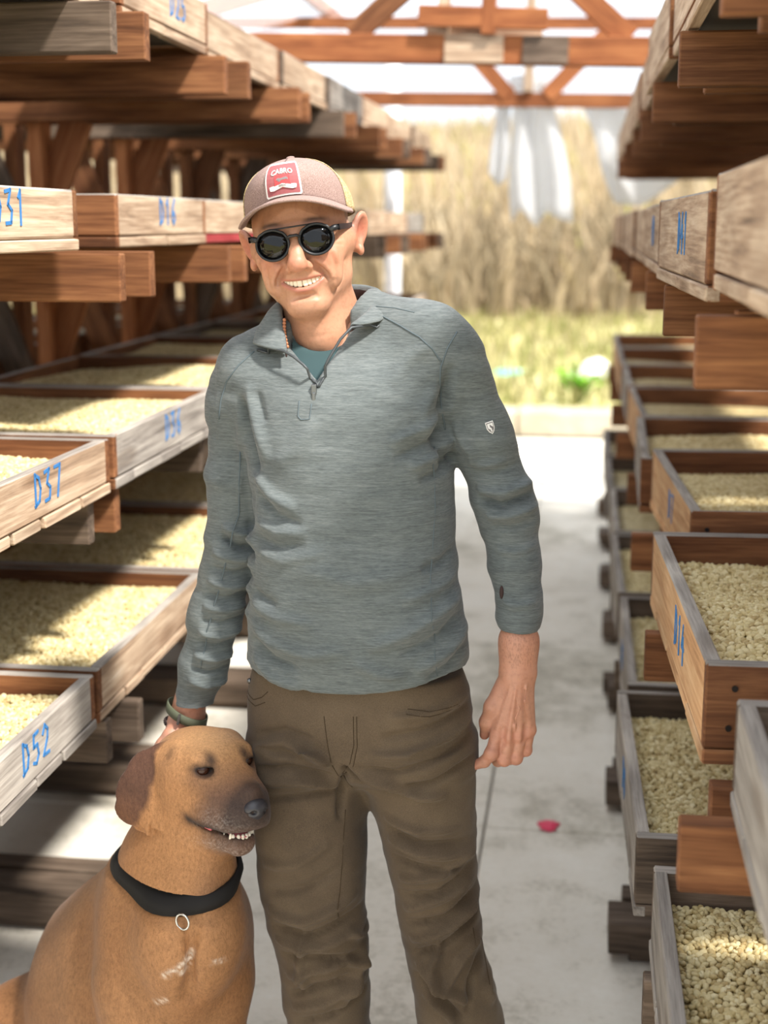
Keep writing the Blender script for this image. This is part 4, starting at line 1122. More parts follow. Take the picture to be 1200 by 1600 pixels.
# slow cloth unevenness, then the folds the pullover shows
amp = .0030 * (vnoise(v * np.array((9, 9, 26)), 1) - .5) + .0022 * (vnoise(v * np.array((22, 22, 60)), 2) - .5)
arms = np.clip((np.abs(v[:, 0] + .37) - .155) / .02, 0, 1)
amp += arms * .0035 * (vnoise(v * np.array((12, 12, 55)) + np.array((0, 0, 1)) * v[:, :1] * 20, 5) - .5)
v = v + n * amp[:, None]
SH = [
 # chest pull lines from the armpits and shoulders
 ([(702, 572), (690, 640), (684, 700), (700, 740)], .010, -.010), ([(680, 600), (660, 650), (668, 690)], .012, .004),
 ([(705, 640), (664, 668), (610, 690)], .010, .005), ([(708, 664), (668, 692), (620, 712)], .008, -.005), ([(708, 690), (676, 716), (640, 728)], .010, .006), ([(710, 712), (690, 738), (655, 748)], .007, -.005),
 ([(374, 620), (388, 690), (402, 742)], .010, -.010), ([(384, 600), (402, 660), (424, 720)], .012, .005), ([(398, 610), (416, 660)], .010, -.003),
 ([(400, 738), (430, 770), (470, 790)], .012, .006), ([(402, 770), (436, 800), (480, 812)], .009, -.005), ([(398, 812), (440, 826), (490, 824)], .011, .005),
 ([(396, 858), (450, 868), (520, 852)], .012, .004), ([(398, 838), (440, 848), (486, 842)], .008, -.004),
 # waist gathers right
 ([(714, 862), (690, 880), (660, 884)], .010, -.005), ([(722, 930), (690, 952), (640, 980), (580, 1000)], .014, .007), ([(726, 960), (690, 990), (630, 1012)], .010, -.006),
 ([(730, 985), (700, 1016), (650, 1040)], .012, .006), ([(731, 1012), (704, 1040), (668, 1056)], .009, -.005), ([(716, 900), (680, 918), (630, 930)], .012, .004),
 # belly sweeps left
 ([(392, 968), (430, 996), (490, 1010), (550, 1002)], .014, .006), ([(393, 996), (430, 1022), (480, 1036)], .010, -.006), ([(392, 940), (440, 956), (500, 962)], .012, .005), ([(394, 922), (440, 938)], .009, -.004),
 ([(394, 1020), (430, 1050), (480, 1064)], .011, .005), ([(560, 1020), (600, 1040), (640, 1046)], .012, .004), ([(470, 880), (560, 900), (640, 890)], .02, .003),
 ([(610, 600), (640, 560), (672, 540)], .014, .003), ([(500, 650), (470, 700), (430, 724)], .018, .003),
 # sleeves: image right
 ([(742, 792), (780, 800), (836, 784)], .008, -.009), ([(738, 776), (780, 782), (834, 768)], .009, .006), ([(754, 818), (790, 818), (838, 806)], .009, .007), ([(760, 838), (800, 836), (838, 828)], .007, -.004),
 ([(730, 752), (770, 748), (812, 736)], .010, -.003), ([(722, 726), (748, 736), (790, 732)], .009, .004), ([(700, 660), (720, 700), (742, 730)], .009, .005), ([(770, 872), (800, 878), (838, 868)], .008, .003), ([(780, 955), (800, 962), (838, 958)], .007, .003),
 # sleeves: image left, bunched below the elbow
 ([(330, 848), (360, 868), (398, 872)], .008, -.010), ([(332, 832), (362, 848), (400, 850)], .010, .007), ([(316, 874), (356, 886), (398, 890)], .009, .006), ([(312, 900), (350, 912), (394, 908)], .007, -.006),
 ([(308, 920), (346, 932), (390, 926)], .008, .006), ([(304, 942), (340, 952), (388, 946)], .007, -.006), ([(302, 962), (338, 970), (384, 964)], .008, .006), ([(298, 982), (332, 990), (380, 984)], .006, -.005),
 ([(294, 1002), (328, 1010), (374, 1004)], .008, .006), ([(290, 1022), (324, 1030), (368, 1024)], .006, -.006), ([(286, 1040), (318, 1050), (362, 1044)], .008, .007), ([(280, 1060), (312, 1072), (350, 1068)], .006, -.006), ([(276, 1080), (306, 1092), (342, 1090)], .007, .005),
 ([(372, 640), (366, 720), (358, 800)], .010, .003), ([(390, 760), (384, 820), (372, 850)], .010, -.004),
]
v = fold(v, n, YM - .08, [(p_, w_ * .75, a_ * 1.8) for p_, w_, a_ in SH])
me = mesh_np('pullover', v, f, (KNIT,)); shirt = pchild('pullover', me)
sbvh = BVHTree.FromPolygons([tuple(p) for p in v], [tuple(q) for q in f])
# tee: the inner surface inside the V, plus a ribbed neckband
G = Field(F.lo, F.lo + F.h, F.h); G.ax = [F.ax[i][TEE_SL[i]] for i in range(3)]; G.n = np.array(TEEF.shape); G.lo = np.array([a[0] for a in G.ax]); 
G.f = np.maximum(TEEF - .0015, -.0) if False else np.maximum(TEEF - .002, (-(TEEF + .012)))
nc = m_(507, 500, .02)
zc = G.ax[2][None, None, :]; xc = G.ax[0][:, None, None]; yc = G.ax[1][None, :, None]
cut = .064 - np.sqrt((xc - nc[0] - .004) ** 2 + ((zc - (nc[2] + .020)) * 1.0) ** 2) + 0 * yc
G.f = np.maximum(G.f, cut).astype(np.float32)
tv, tf = G.mesh()
_lab = np.arange(len(tv))
for _ in range(400):
    _m = _lab[tf].min(1); _o = _lab.copy()
    for k in range(4): np.minimum.at(_lab, tf[:, k], _m)
    if (_o == _lab).all(): break
_big = np.bincount(_lab).argmax(); tf = tf[_lab[tf[:, 0]] == _big]; _u = np.unique(tf); _r = np.full(len(tv), -1); _r[_u] = np.arange(len(_u)); tv = tv[_u]; tf = _r[tf]
if len(tv): 
    tv = relax(tv, tf, 1, .4); me = mesh_np('tee_shirt', tv, tf, (TEE,)); tee = pchild('tee_shirt', me)
    tee['label'] = 'teal crew-neck tee under the open zip'

# collar: folded-out stand collar, crest and outer edge all the way round
CR = [((444, 549), -.085, (398, 537), -.052), ((440, 512), -.052, (404, 517), -.035), ((437, 475), -.015, (421, 496), -.012), ((452, 462), .05, (440, 490), .055), ((478, 453), .100, (468, 486), .115), ((520, 447), .118, (520, 482), .135),
      ((562, 446), .10, (570, 478), .112), ((590, 456), .045, (604, 482), .042), ((578, 484), -.025, (600, 494), -.016), ((549, 509), -.072, (588, 503), -.042)]
K = 46; P = []
par = np.linspace(0, len(CR) - 1, K); kk = np.arange(len(CR))
crest = np.array([m_(a[0], a[1], b) for a, b, c_, d_ in CR]); outer = np.array([m_(c_[0], c_[1], d_) for a, b, c_, d_ in CR])
ci = np.stack([_pchip(kk, crest[:, j], par) for j in range(3)], -1); oi_ = np.stack([_pchip(kk, outer[:, j], par) for j in range(3)], -1)
ctr = m_(508, 500, .03)
for i in range(K):
    a, b = ci[i], oi_[i]; out = b - ctr; out[2] = 0; out /= np.linalg.norm(out); inn = -out
    base_in = a + inn * .004 + np.array((0, 0, -.034)) * (1 if 4 < i < K - 5 else .35)
    row = []
    for t_ in (0, .5, .8): row.append(base_in * (1 - t_) + (a + inn * .004) * t_)
    row.append(a + np.array((0, 0, .003)))
    for t_ in (.12, .4, .7, .95, 1.0): row.append(a * (1 - t_) + b * t_ + out * .006 * math.sin(math.pi * t_) + out * .003)
    P.append([tuple(q) for q in row])
mb = MB(); mb.grid(P); mb.m = [1 if (k % 8) < 2 else 0 for k in range(len(mb.f))]
col_o = pbuild(mb, 'collar', [KNIT, KNITD]); md = col_o.modifiers.new('thick', 'SOLIDIFY'); md.thickness = .004; md.offset = 0
md = col_o.modifiers.new('sub', 'SUBSURF'); md.levels = 1; md.render_levels = 1
# zip, slider, pull, garage, seams, hem and cuff stitching
ZIPM = plain('zip_tape', lin(70, 74, 76), .5, .3); ZIPL = plain('zip_tape_light', lin(150, 156, 158), .5, .4); METAL = plain('dull_steel', lin(120, 122, 124), .35, .9); THREAD = plain('seam_thread', lin(92, 102, 106), .9, spec=.1)
def proud(pts, r, name, mat, n=6, off=.0008, YY=YM, bv=None, parent=None, dens=4, label=None):
    q = surf_tube(bv or sbvh, pts, YY, r, n, off, dens=dens)
    if len(q) < 3: return None
    # drop outliers
    mb = MB(); mb.tube(q, r, n); o = pbuild(mb, name, mat, person)
    if parent is not None: o.parent = parent; o.location = (0, 0, 0)
    if label: o['label'] = label
    return o
zl = [m_(444, 549, -.089), m_(458, 557, -.097), m_(474, 570, -.103), m_(487, 584, -.106), m_(495, 600, -.108)]
zr = [m_(588, 504, -.047), m_(568, 509, -.062), m_(549, 512, -.080), m_(532, 530, -.092), m_(514, 560, -.102), m_(502, 585, -.106), m_(496, 600, -.108)]
zl = [m_(398, 539, -.060), m_(420, 543, -.072)] + zl
def snap(pts, bv, off=.001):
    out = []
    for i in range(len(pts) - 1):
        for k in range(4): out.append(Vector(pts[i]) * (1 - k / 4) + Vector(pts[i + 1]) * (k / 4))
    out.append(Vector(pts[-1])); res = []
    for p in out:
        h = bv.find_nearest(p); d = (p - h[0]).length
        res.append(h[0] + h[1] * off if d < .02 else p)
    return res
for pts, m in ((zl, ZIPM), (zr, ZIPM)):
    mb = MB(); mb.tube(snap(pts, sbvh), .0022, 6); o = pbuild(mb, 'zip', m, shirt); o.location = (0, 0, 0)
def hit(x, y, dy=-.08):
    p = m_(x, y, dy); h = sbvh.ray_cast(Vector((p[0], YM - .6, p[2])), Vector((0, 1, 0))); return h[0], h[1]
p, nn = hit(495, 606); mb = MB(); mb.box(p + Vector((-.004, -.006, -.008)), p + Vector((.004, .002, .008))); mb.box(p + Vector((-.0028, -.008, -.024)), p + Vector((.0028, -.005, -.004)))
o = pbuild(mb, 'zip_slider', METAL, shirt, False); o.location = (0, 0, 0)
bvl = o.modifiers.new('b', 'BEVEL'); bvl.width = .0012; bvl.segments = 2
for pts, r in (([(488, 614), (487, 636), (492, 641), (505, 640), (507, 618)], .0010), ([(597, 490), (630, 505), (662, 522), (682, 540), (695, 560)], .0013), ([(717, 516), (704, 540), (694, 570), (692, 620), (698, 668)], .0013),
               ([(408, 545), (386, 566), (366, 592), (357, 618), (352, 650)], .0013), ([(684, 690), (688, 780), (682, 880), (690, 1000), (694, 1060)], .0009), ([(392, 1050), (430, 1062), (500, 1072), (560, 1073), (640, 1066), (726, 1050)], .0009),
               ([(384, 700), (378, 800), (352, 900), (330, 980), (318, 1040)], .0011), ([(590, 478), (620, 480), (652, 486)], .0008)):
    o = proud(pts, r, 'seam', THREAD, 5, .0003); 
    if o: o.parent = shirt; o.location = (0, 0, 0)
# thumb-hole slits at the cuffs
for (x, y, dx, dy) in ((778, 942, .002, .012),):
    p, nn = hit(x + 3, y)
    if p is not None:
        mb = MB(); mb.ball(p + Vector((-.001, -.001, 0)), (.0035, .003, .011), 10, 8); o = pbuild(mb, 'thumb_hole', KNITD, shirt); o.location = (0, 0, 0)
# shield badge on the upper sleeve
p, nn = hit(768, 664, .0)
BW = plain('badge_white', lin(232, 230, 226), .6); BG = plain('badge_grey', lin(104, 98, 98), .7)
def shield(sc): return [(-.62 * sc, .9 * sc), (.62 * sc, .9 * sc), (.62 * sc, -.1 * sc), (.38 * sc, -.65 * sc), (0, -1.0 * sc), (-.38 * sc, -.65 * sc), (-.62 * sc, -.1 * sc)]
ez = Vector((-.30, 0, .954)); ez = (ez - nn * ez.dot(nn)).normalized(); ex = ez.cross(nn) * -1; ex = ex if ex.x > 0 else -ex
S_ = .0105
def flat(pts, off): return [p + (ex * a + ez * b) * S_ + nn * off for a, b in pts]
mb = MB()
def prism(mb, pts, o0, o1, mi):
    a, b = flat(pts, o0), flat(pts, o1); k = len(pts); mb.add(a + b, [tuple(range(k, 2 * k))] + [(i, (i + 1) % k, k + (i + 1) % k, k + i) for i in range(k)], mi)
prism(mb, shield(1.0)[::-1], .0, .0016, 0); prism(mb, shield(.84)[::-1], .0, .0019, 1); prism(mb, shield(.70)[::-1], .0, .0021, 0)
prism(mb, [(-.05, .5), (.15, .2), (.40, .0), (.30, -.35), (.05, -.55), (.12, -.2), (-.1, .1)], .0, .0024, 1); prism(mb, [(-.40, -.05), (-.15, -.3), (-.1, -.6), (-.32, -.35)], .0, .0024, 1)
o = pbuild(mb, 'sleeve_badge', [BW, BG], shirt, False); o.location = (0, 0, 0); o['label'] = 'small white shield emblem on the sleeve'

# ---- trousers
t = NT('brown_twill')
v_ = t.coord((700, 700, 700), False); n1 = t.noise(v_, 1, 2); v2 = t.coord((5, 5, 5), False); n2 = t.noise(v2, 1, 4, .6)
c_ = t.ramp(t.math('ADD', t.math('MULTIPLY', n1, .4), t.math('MULTIPLY', n2, .6)), [(.35, lin(68, 56, 43)), (.5, lin(86, 72, 56)), (.65, lin(102, 87, 69))])
t.bump(n1, .3, .0008); TWILL = t.set(Base_Color=c_, Roughness=.75, Specular_IOR_Level=.2, Sheen_Weight=.1)
F = Field((-.60, 2.02, .045), (.0, 2.40, .98), .0045)
F.loft(px_rows([(1040, 398, 722, .104, .005), (1075, 391, 734, .108, .004), (1110, 390, 737, .112, .004), (1150, 391, 739, .112, .006), (1185, 394, 740, .100, .010), (1204, 430, 700, .07, .012)]), 0, 2.4)
legL = [(1150, 392, 566, .108, .0), (1215, 394, 570, .100, .0), (1280, 398, 571, .094, -.004), (1350, 404, 571, .088, -.008), (1400, 411, 570, .084, -.010), (1440, 419, 571, .082, -.010), (1480, 432, 575, .078, -.004), (1530, 441, 576, .074, .004), (1600, 449, 578, .072, .014), (1700, 452, 582, .072, .026), (1810, 452, 588, .074, .034)]
legR = [(1150, 560, 740, .108, .01), (1215, 574, 743, .102, .01), (1260, 586, 744, .098, .008), (1320, 600, 745, .092, .006), (1380, 614, 746, .088, .004), (1430, 624, 749, .084, .004), (1480, 633, 757, .080, .008), (1530, 643, 770, .076, .014), (1600, 653, 789, .074, .022), (1700, 662, 808, .076, .034), (1805, 662, 815, .078, .042)]
F.loft(px_rows(legL), .02, 2.2); F.loft(px_rows(legR), .034, 2.2)
F.chain([m_(571, 1216, -.13), m_(571, 1250, -.12), m_(578, 1300, -.1)], [.001, .003, .004], .01, 's')
F.f[:, :, 0] = 1; F.f[:, :, -1] = 1
v, f = F.mesh(); v = relax(v, f, 2, .4); n = vnormals(v, f)
low = np.clip((.95 - v[:, 2]) / .3, .25, 1)
v = v + n * (low * (.0055 * (vnoise(v * np.array((12, 12, 24)) + v[:, [2, 2, 0]] * 6, 3) - .5) + .0028 * (vnoise(v * np.array((30, 30, 55)), 4) - .5)))[:, None]
TR_ = [
 ([(396, 1170), (450, 1150), (520, 1178)], .012, .005), ([(400, 1148), (450, 1132), (500, 1146)], .010, -.004), ([(400, 1196), (460, 1186), (530, 1204)], .009, -.005), ([(402, 1216), (470, 1208), (536, 1222)], .011, .006), ([(420, 1240), (480, 1232), (540, 1228)], .009, -.004),
 ([(545, 1196), (536, 1230), (532, 1280)], .008, -.007), ([(540, 1184), (552, 1200), (572, 1212)], .006, -.006), ([(525, 1184), (500, 1170), (470, 1160)], .009, .006),
 ([(556, 1200), (610, 1214), (660, 1236), (700, 1240)], .010, .007), ([(560, 1186), (620, 1196), (680, 1180), (736, 1160)], .009, -.005), ([(580, 1166), (640, 1170), (700, 1150), (738, 1130)], .010, .006), ([(600, 1140), (660, 1136), (736, 1112)], .009, -.004), ([(620, 1224), (680, 1216), (742, 1192)], .009, -.005), ([(610, 1112), (670, 1112), (734, 1096)], .010, .004),
 ([(600, 1272), (650, 1290), (720, 1296)], .008, .005), ([(606, 1306), (660, 1326), (736, 1340)], .010, .006), ([(604, 1290), (660, 1310), (730, 1318)], .007, -.005), ([(612, 1336), (670, 1350), (738, 1362)], .008, -.005), ([(622, 1372), (690, 1362), (742, 1330)], .010, .006), ([(622, 1396), (690, 1390), (744, 1360)], .008, -.005),
 ([(630, 1420), (680, 1402), (740, 1384)], .009, .006), ([(634, 1440), (700, 1430), (746, 1404)], .008, -.006), ([(640, 1470), (700, 1446), (748, 1420)], .010, .007), ([(644, 1492), (690, 1476), (752, 1440)], .008, -.006), ([(650, 1500), (690, 1540), (740, 1580)], .010, .008), ([(646, 1526), (690, 1566), (720, 1600)], .009, -.007),
 ([(690, 1470), (676, 1510), (690, 1556)], .009, .007), ([(748, 1470), (720, 1500), (690, 1556)], .009, .006), ([(756, 1500), (736, 1540), (730, 1590)], .009, -.006), ([(766, 1530), (756, 1570), (770, 1600)], .008, .006), ([(660, 1556), (700, 1590), (730, 1640)], .010, .006),
 ([(410, 1350), (470, 1340), (520, 1310)], .012, .004), ([(414, 1388), (470, 1380), (540, 1350)], .011, -.004), ([(418, 1416), (480, 1430), (556, 1400)], .011, .007), ([(424, 1440), (490, 1452), (566, 1428)], .009, -.007), ([(430, 1462), (500, 1470), (572, 1452)], .010, .007),
 ([(440, 1490), (500, 1490), (560, 1500)], .009, -.006), ([(540, 1450), (556, 1470), (574, 1476)], .008, .006), ([(446, 1530), (490, 1510), (540, 1500), (566, 1524)], .010, .007), ([(448, 1560), (500, 1540), (552, 1530)], .009, -.006), ([(452, 1580), (510, 1566), (570, 1530)], .010, .007), ([(456, 1604), (520, 1590), (572, 1560)], .009, -.006),
 ([(480, 1440), (470, 1500), (480, 1560)], .012, .005), ([(566, 1490), (548, 1540), (524, 1590)], .009, .006),
]
v = fold(v, n, YM - .07, [(p_, w_ * .66, a_ * 2.4) for p_, w_, a_ in TR_])
me = mesh_np('trousers', v, f, (TWILL,)); trou = pchild('trousers', me)
tbvh = BVHTree.FromPolygons([tuple(p) for p in v], [tuple(q) for q in f])
TT = plain('twill_thread', lin(66, 54, 40), .9, spec=.1)
for pts in ([(524, 1086), (530, 1130), (536, 1160), (546, 1184)], [(573, 1086), (574, 1130), (568, 1160), (552, 1180), (546, 1184)], [(568, 1086), (569, 1128), (563, 1156), (549, 1176)], [(392, 1072), (408, 1076), (424, 1068), (434, 1058)], [(392, 1080), (412, 1084), (430, 1074)], [(648, 1078), (680, 1084), (734, 1080)], [(646, 1084), (680, 1090), (736, 1086)],
            [(548, 1186), (560, 1206)], [(550, 1240), (546, 1320), (541, 1400)], [(742, 1430), (752, 1470), (776, 1560), (786, 1600)]):
    o = proud(pts, .0007, 'seam', TT, 5, .0001, YM, tbvh)
    if o: o.parent = trou; o.location = (0, 0, 0)
mb = MB(); h = tbvh.find_nearest(Vector(m_(393, 1064, -.03))); mb.ball(h[0] + h[1] * .001, .0045, 10, 7); o = pbuild(mb, 'rivet', METAL, trou); o.location = (0, 0, 0)
# boots, below the frame
BOOT = plain('brown_boot', lin(84, 62, 46), .6)
for an, q in ((anL, -.1), (anR, .12)):
    F = Field((an[0] - .10, an[1] - .26, -.01), (an[0] + .10, an[1] + .12, .16), .007)
    F.chain([(an[0], an[1] + .01, .15), (an[0], an[1] + .01, .05)], [.045, .045], .02); F.chain([(an[0], an[1] + .03, .042), (an[0] + q * .3, an[1] - .10, .042), (an[0] + q * .6, an[1] - .18, .036)], [.042, .046, .036], .03)
    F.f[:, :, :2] = 1
    v, f = F.mesh(); v[:, 2] -= v[:, 2].min() - .002; pchild('boot', mesh_np('boot', v, f, (BOOT,)))

# ---- cap
t = NT('brown_cap_cloth'); v_ = t.coord((900, 900, 900), False); n1 = t.noise(v_, 1, 2)
c_ = t.ramp(n1, [(.3, lin(112, 90, 84)), (.5, lin(146, 122, 114)), (.7, lin(168, 146, 138))]); t.bump(n1, .3, .0006); CAPB = t.set(Base_Color=c_, Roughness=.85, Specular_IOR_Level=.15)
t = NT('cream_cap_mesh'); v_ = t.coord((1, 1, 1), False); br = t.new('ShaderNodeTexVoronoi', i={'Scale': 420.0}); t.ln(v_, br.inputs['Vector'])
c_ = t.ramp(br.outputs['Distance'], [(.2, lin(150, 126, 86)), (.6, lin(190, 168, 126)), (.9, lin(206, 188, 150))]); t.bump(br.outputs['Distance'], .6, .001); CAPM = t.set(Base_Color=c_, Roughness=.8, Specular_IOR_Level=.2)
def crown(ph, tt):
    """ph: 0 = front, around; tt: 0 rim .. 1 top"""
    c, s = math.cos(ph), math.sin(ph); fr = max(0, c)
    R0x, R0y = .0865, (.103 if c > 0 else .104)
    z0 = .0605 - .034 * abs(s) ** 2.2 if c > 0 else .0265 - .014 * (-c)
    top = .116 + .004 * fr
    e = 2.5 + 1.3 * fr
    k = (1 - tt ** e) ** (1 / (1.75 + .75 * fr))
    x = R0x * s * k; y = .006 - R0y * c * k
    return (x, y, z0 + (top - z0) * tt)
nu, nv = 72, 20
crown_tt = [0.0] + [math.sin(math.pi / 2 * j / (nv - 1)) for j in range(1, nv)]
def crown_part(a0, a1, nu, off=0.0, t0=0, t1=1):
    P = []
    for i in range(nu + 1):
        ph = a0 + (a1 - a0) * i / nu; row = []
        for tt in crown_tt: row.append(crown(ph, min(tt, .9999)))
        P.append(row)
    return P
cap_root = empty('cap'); cap_root.parent = person; cap_root.location = HO - person.location; cap_root.rotation_euler = HR.to_euler()
cap_root['label'] = 'brown trucker cap with cream mesh back and red patch'
A = math.radians(66)
mb = MB(); mb.grid(crown_part(-A, A, 40)[::-1]); o = mb.build('front_panel', CAPB, cap_root, True); md = o.modifiers.new('t', 'SOLIDIFY'); md.thickness = .002; md.offset = 1
mb = MB(); mb.grid(crown_part(A, 2 * math.pi - A, 44)[::-1]); o = mb.build('mesh_back', CAPM, cap_root, True); md = o.modifiers.new('t', 'SOLIDIFY'); md.thickness = .0018; md.offset = 1
for ph in (-A, A, 0.0):
    mb = MB(); mb.tube([Vector(crown(ph, tt)) * 1.006 for tt in np.linspace(.02, .97, 16)], .0010, 5); mb.build('seam', plain('cap_thread', lin(104, 84, 78), .9) if ph == 0 else CAPM, cap_root, True)
mb = MB(); mb.ball(Vector(crown(0, .9999)), (.007, .007, .003), 12, 6); mb.build('top_button', CAPB, cap_root, True)
# brim: arched board
P = []
nb_ = 36
for i in range(nb_ + 1):
    a = math.radians(-78 + 156 * i / nb_); s, c = math.sin(a), math.cos(a); row = []
    r0 = crown(a, .0)
    for j in range(9):
        u = j / 8; ext = .066 * (c ** .55 if c > 0 else 0)
        x = r0[0] * (1 + .0 * u) + s * .004 * u; y = r0[1] - ext * u
        z = .0615 - .034 * (abs(x) / .0865) ** 2.2 - .004 * u * c - (.0 if j else 0)
        row.append((x, y, z))
    P.append(row)
mb = MB(); mb.grid(P); o = mb.build('brim', CAPB, cap_root, True); md = o.modifiers.new('t', 'SOLIDIFY'); md.thickness = .0042; md.offset = 0; md = o.modifiers.new('b', 'SUBSURF'); md.levels = 1; md.render_levels = 1
mb = MB(); mb.tube([Vector(P[i][-1]) for i in range(2, nb_ - 1)], .0024, 6); mb.build('brim_piping', CAPB, cap_root, True)
# the patch and its writing, curved to the crown
PR, PW, PRR = plain('patch_maroon', lin(150, 82, 84), .8), plain('patch_white', lin(240, 236, 228), .7), plain('patch_red', lin(206, 64, 66), .7)
PG = plain('patch_grey', lin(120, 112, 112), .8)
def on_crown(x, z, off):
    """a spot on the front of the crown, x sideways and z up (metres, from the patch centre)"""
    zz = .0885 + z; lo_, hi_ = 0.0, .9999
    for _ in range(30):
        m_t = (lo_ + hi_) / 2
        if crown(0, m_t)[2] < zz: lo_ = m_t
        else: hi_ = m_t
    ph = math.asin(max(-1, min(1, (x - .004) / .0865))); b = Vector(crown(ph, lo_)); nrm = Vector((b.x * 1.2, b.y - .006, (b.z - .06) * .55)).normalized()
    return b + nrm * off
def patch_poly(pts, off, th, mat, name, parent, nd=4):
    """polygon in patch space -> a raised shape that follows the crown (grid-filled through triangulation)"""
    bm = bmesh.new(); vs_ = [bm.verts.new((x, 0, z)) for x, z in pts]; bm.faces.new(vs_)
    bmesh.ops.triangulate(bm, faces=bm.faces[:])
    if nd: bmesh.ops.subdivide_edges(bm, edges=bm.edges[:], cuts=nd, use_grid_fill=True)
    for q in bm.verts: q.co = on_crown(q.co.x, q.co.z, off + th)
    bm.normal_update()
    me = bpy.data.meshes.new(name); bm.to_mesh(me); bm.free(); me.materials.append(mat)
    o = link(name, me, parent); md = o.modifiers.new('t', 'SOLIDIFY'); md.thickness = th; md.offset = 0; return o
def rrect(w, h, r=.002): return [(-w + r, -h), (w - r, -h), (w, -h + r), (w, h - r), (w - r, h), (-w + r, h), (-w, h - r), (-w, -h + r)]
tl_ = math.radians(0)
sq = patch_poly(rrect(.0262, .0232), .0022, .0012, PW, 'patch', cap_root, 6); 
def sub(o): o.parent = cap_root; return o
patch_poly(rrect(.0238, .0208, .001), .0030, .0012, PR, 'patch_field', cap_root, 6)
patch_poly([(x, z - .0030) for x, z in rrect(.0112, .0092, .001)], .0036, .0012, PRR, 'patch_emblem', cap_root, 4)
dog_ = [(-.009, .001), (-.0075, .0032), (-.005, .0038), (-.002, .0030), (.002, .0032), (.006, .0042), (.0085, .0030), (.0075, .0018), (.009, -.0004), (.006, .0008), (.003, .0004), (-.001, .0002), (-.004, -.0022), (-.005, -.0020), (-.0045, .0002), (-.007, .0002)]
patch_poly([(x, z - .0015) for x, z in dog_], .0046, .0008, PG, 'patch_animal', cap_root, 1)
patch_poly([(-.0195, -.0085), (-.017, -.0108), (-.0185, -.0140), (-.013, -.0148), (-.0125, -.0128), (0, -.0112), (.0125, -.0128), (.013, -.0148), (.0185, -.0140), (.017, -.0108), (.0195, -.0085), (.013, -.0080), (.012, -.0090), (0, -.0060), (-.012, -.0090), (-.013, -.0080)], .0052, .0008, PW, 'patch_ribbon', cap_root, 3)
def crown_text(txt, size, z, arch, mat, name, off, bold=.0):
    cu = bpy.data.curves.new('tmp_text', 'FONT'); cu.body = txt; cu.size = size; cu.align_x = 'CENTER'; cu.offset = bold; cu.resolution_u = 2
    o = bpy.data.objects.new('tmp_text', cu); COL.objects.link(o); dg = bpy.context.evaluated_depsgraph_get(); me0 = o.evaluated_get(dg).to_mesh()
    me = me0.copy() if False else bpy.data.meshes.new(name); bm = bmesh.new(); bm.from_mesh(me0)
    bmesh.ops.subdivide_edges(bm, edges=[e for e in bm.edges if e.calc_length() > .004], cuts=2)
    for q in bm.verts: x, y = q.co.x, q.co.y; q.co = on_crown(x, z + y - arch * x * x, off)
    bm.to_mesh(me); bm.free(); bpy.data.objects.remove(o); me.materials.append(mat)
    r = link(name, me, cap_root); md = r.modifiers.new('t', 'SOLIDIFY'); md.thickness = .0006; return r
crown_text('CABRO', .0100, .0082, 8.0, PW, 'patch_lettering', .0058, .00012)
crown_text('SEEDS', .0042, -.0098, 12.0, PG, 'ribbon_lettering', .0074)

# ---- sunglasses
FRM = plain('black_acetate', lin(26, 27, 30), .42); LNS = plain('dark_lens', lin(5, 5, 6), .04, 0, .4)
gl = empty('sunglasses'); gl.parent = person; gl.location = HO - person.location; gl.rotation_euler = HR.to_euler(); gl['label'] = 'round black sunglasses with a thin top bar'
def gy(x): return -.1075 + 2.6 * x * x
def ring(q, r, n=40, dz=0):
    return [Vector((q * .0335 + r * 1.05 * math.cos(2 * math.pi * k / n), gy(q * .0335 + r * math.cos(2 * math.pi * k / n)), -.004 + dz + r * .96 * math.sin(2 * math.pi * k / n) - (.0012 if math.sin(2 * math.pi * k / n) > .8 else 0))) for k in range(n)]
for q in (-1, 1):
    mb = MB(); mb.tube(ring(q, .0240), .0021, 8, closed=True); mb.build('rim', FRM, gl, True)
    R_ = ring(q, .0238); c0 = Vector((q * .0335, gy(q * .0335) - .0026, -.004)); mb = MB(); mid = [p.lerp(c0, .5) + Vector((0, -.0012, 0)) for p in R_]
    n_ = len(R_); mb.add(R_ + mid + [c0 + Vector((0, -.0004, 0))], [(i, (i + 1) % n_, n_ + (i + 1) % n_, n_ + i) for i in range(n_)] + [(n_ + i, n_ + (i + 1) % n_, 2 * n_) for i in range(n_)])
    o = mb.build('lens', LNS, gl, True); md = o.modifiers.new('t', 'SOLIDIFY'); md.thickness = .0018
    mb = MB(); mb.tube([(q * .055, gy(.055) - .001, .006), (q * .062, gy(.060) + .002, .008), (q * .067, -.092, .008)], [.0042, .0048, .0044], 8); mb.build('hinge', FRM, gl, True)
    P = []
    for (x, y, z, h) in ((.067, -.096, .008, .0044), (.0715, -.06, .007, .0042), (.0755, -.02, .006, .0040), (.0790, .008, .006, .0038), (.0785, .030, -.006, .0030)):
        P.append([(q * x, y, z - h), (q * (x + .0028), y, z - h), (q * (x + .0028), y, z + h), (q * x, y, z + h), (q * x, y, z - h)])
    mb = MB(); mb.grid(P if q < 0 else [r[::-1] for r in P]); mb.build('temple', FRM, gl)
mb = MB(); mb.tube([(-.0110, gy(.011), .002), (-.005, gy(0) - .001, .0055), (.005, gy(0) - .001, .0055), (.0110, gy(.011), .002)], .0024, 8); mb.build('bridge', FRM, gl, True)
mb = MB(); mb.tube([(-.032, gy(.032), .0185), (-.012, gy(.012), .0185), (.012, gy(.012), .0185), (.032, gy(.032), .0185)], .0012, 8); mb.build('top_bar', FRM, gl, True)

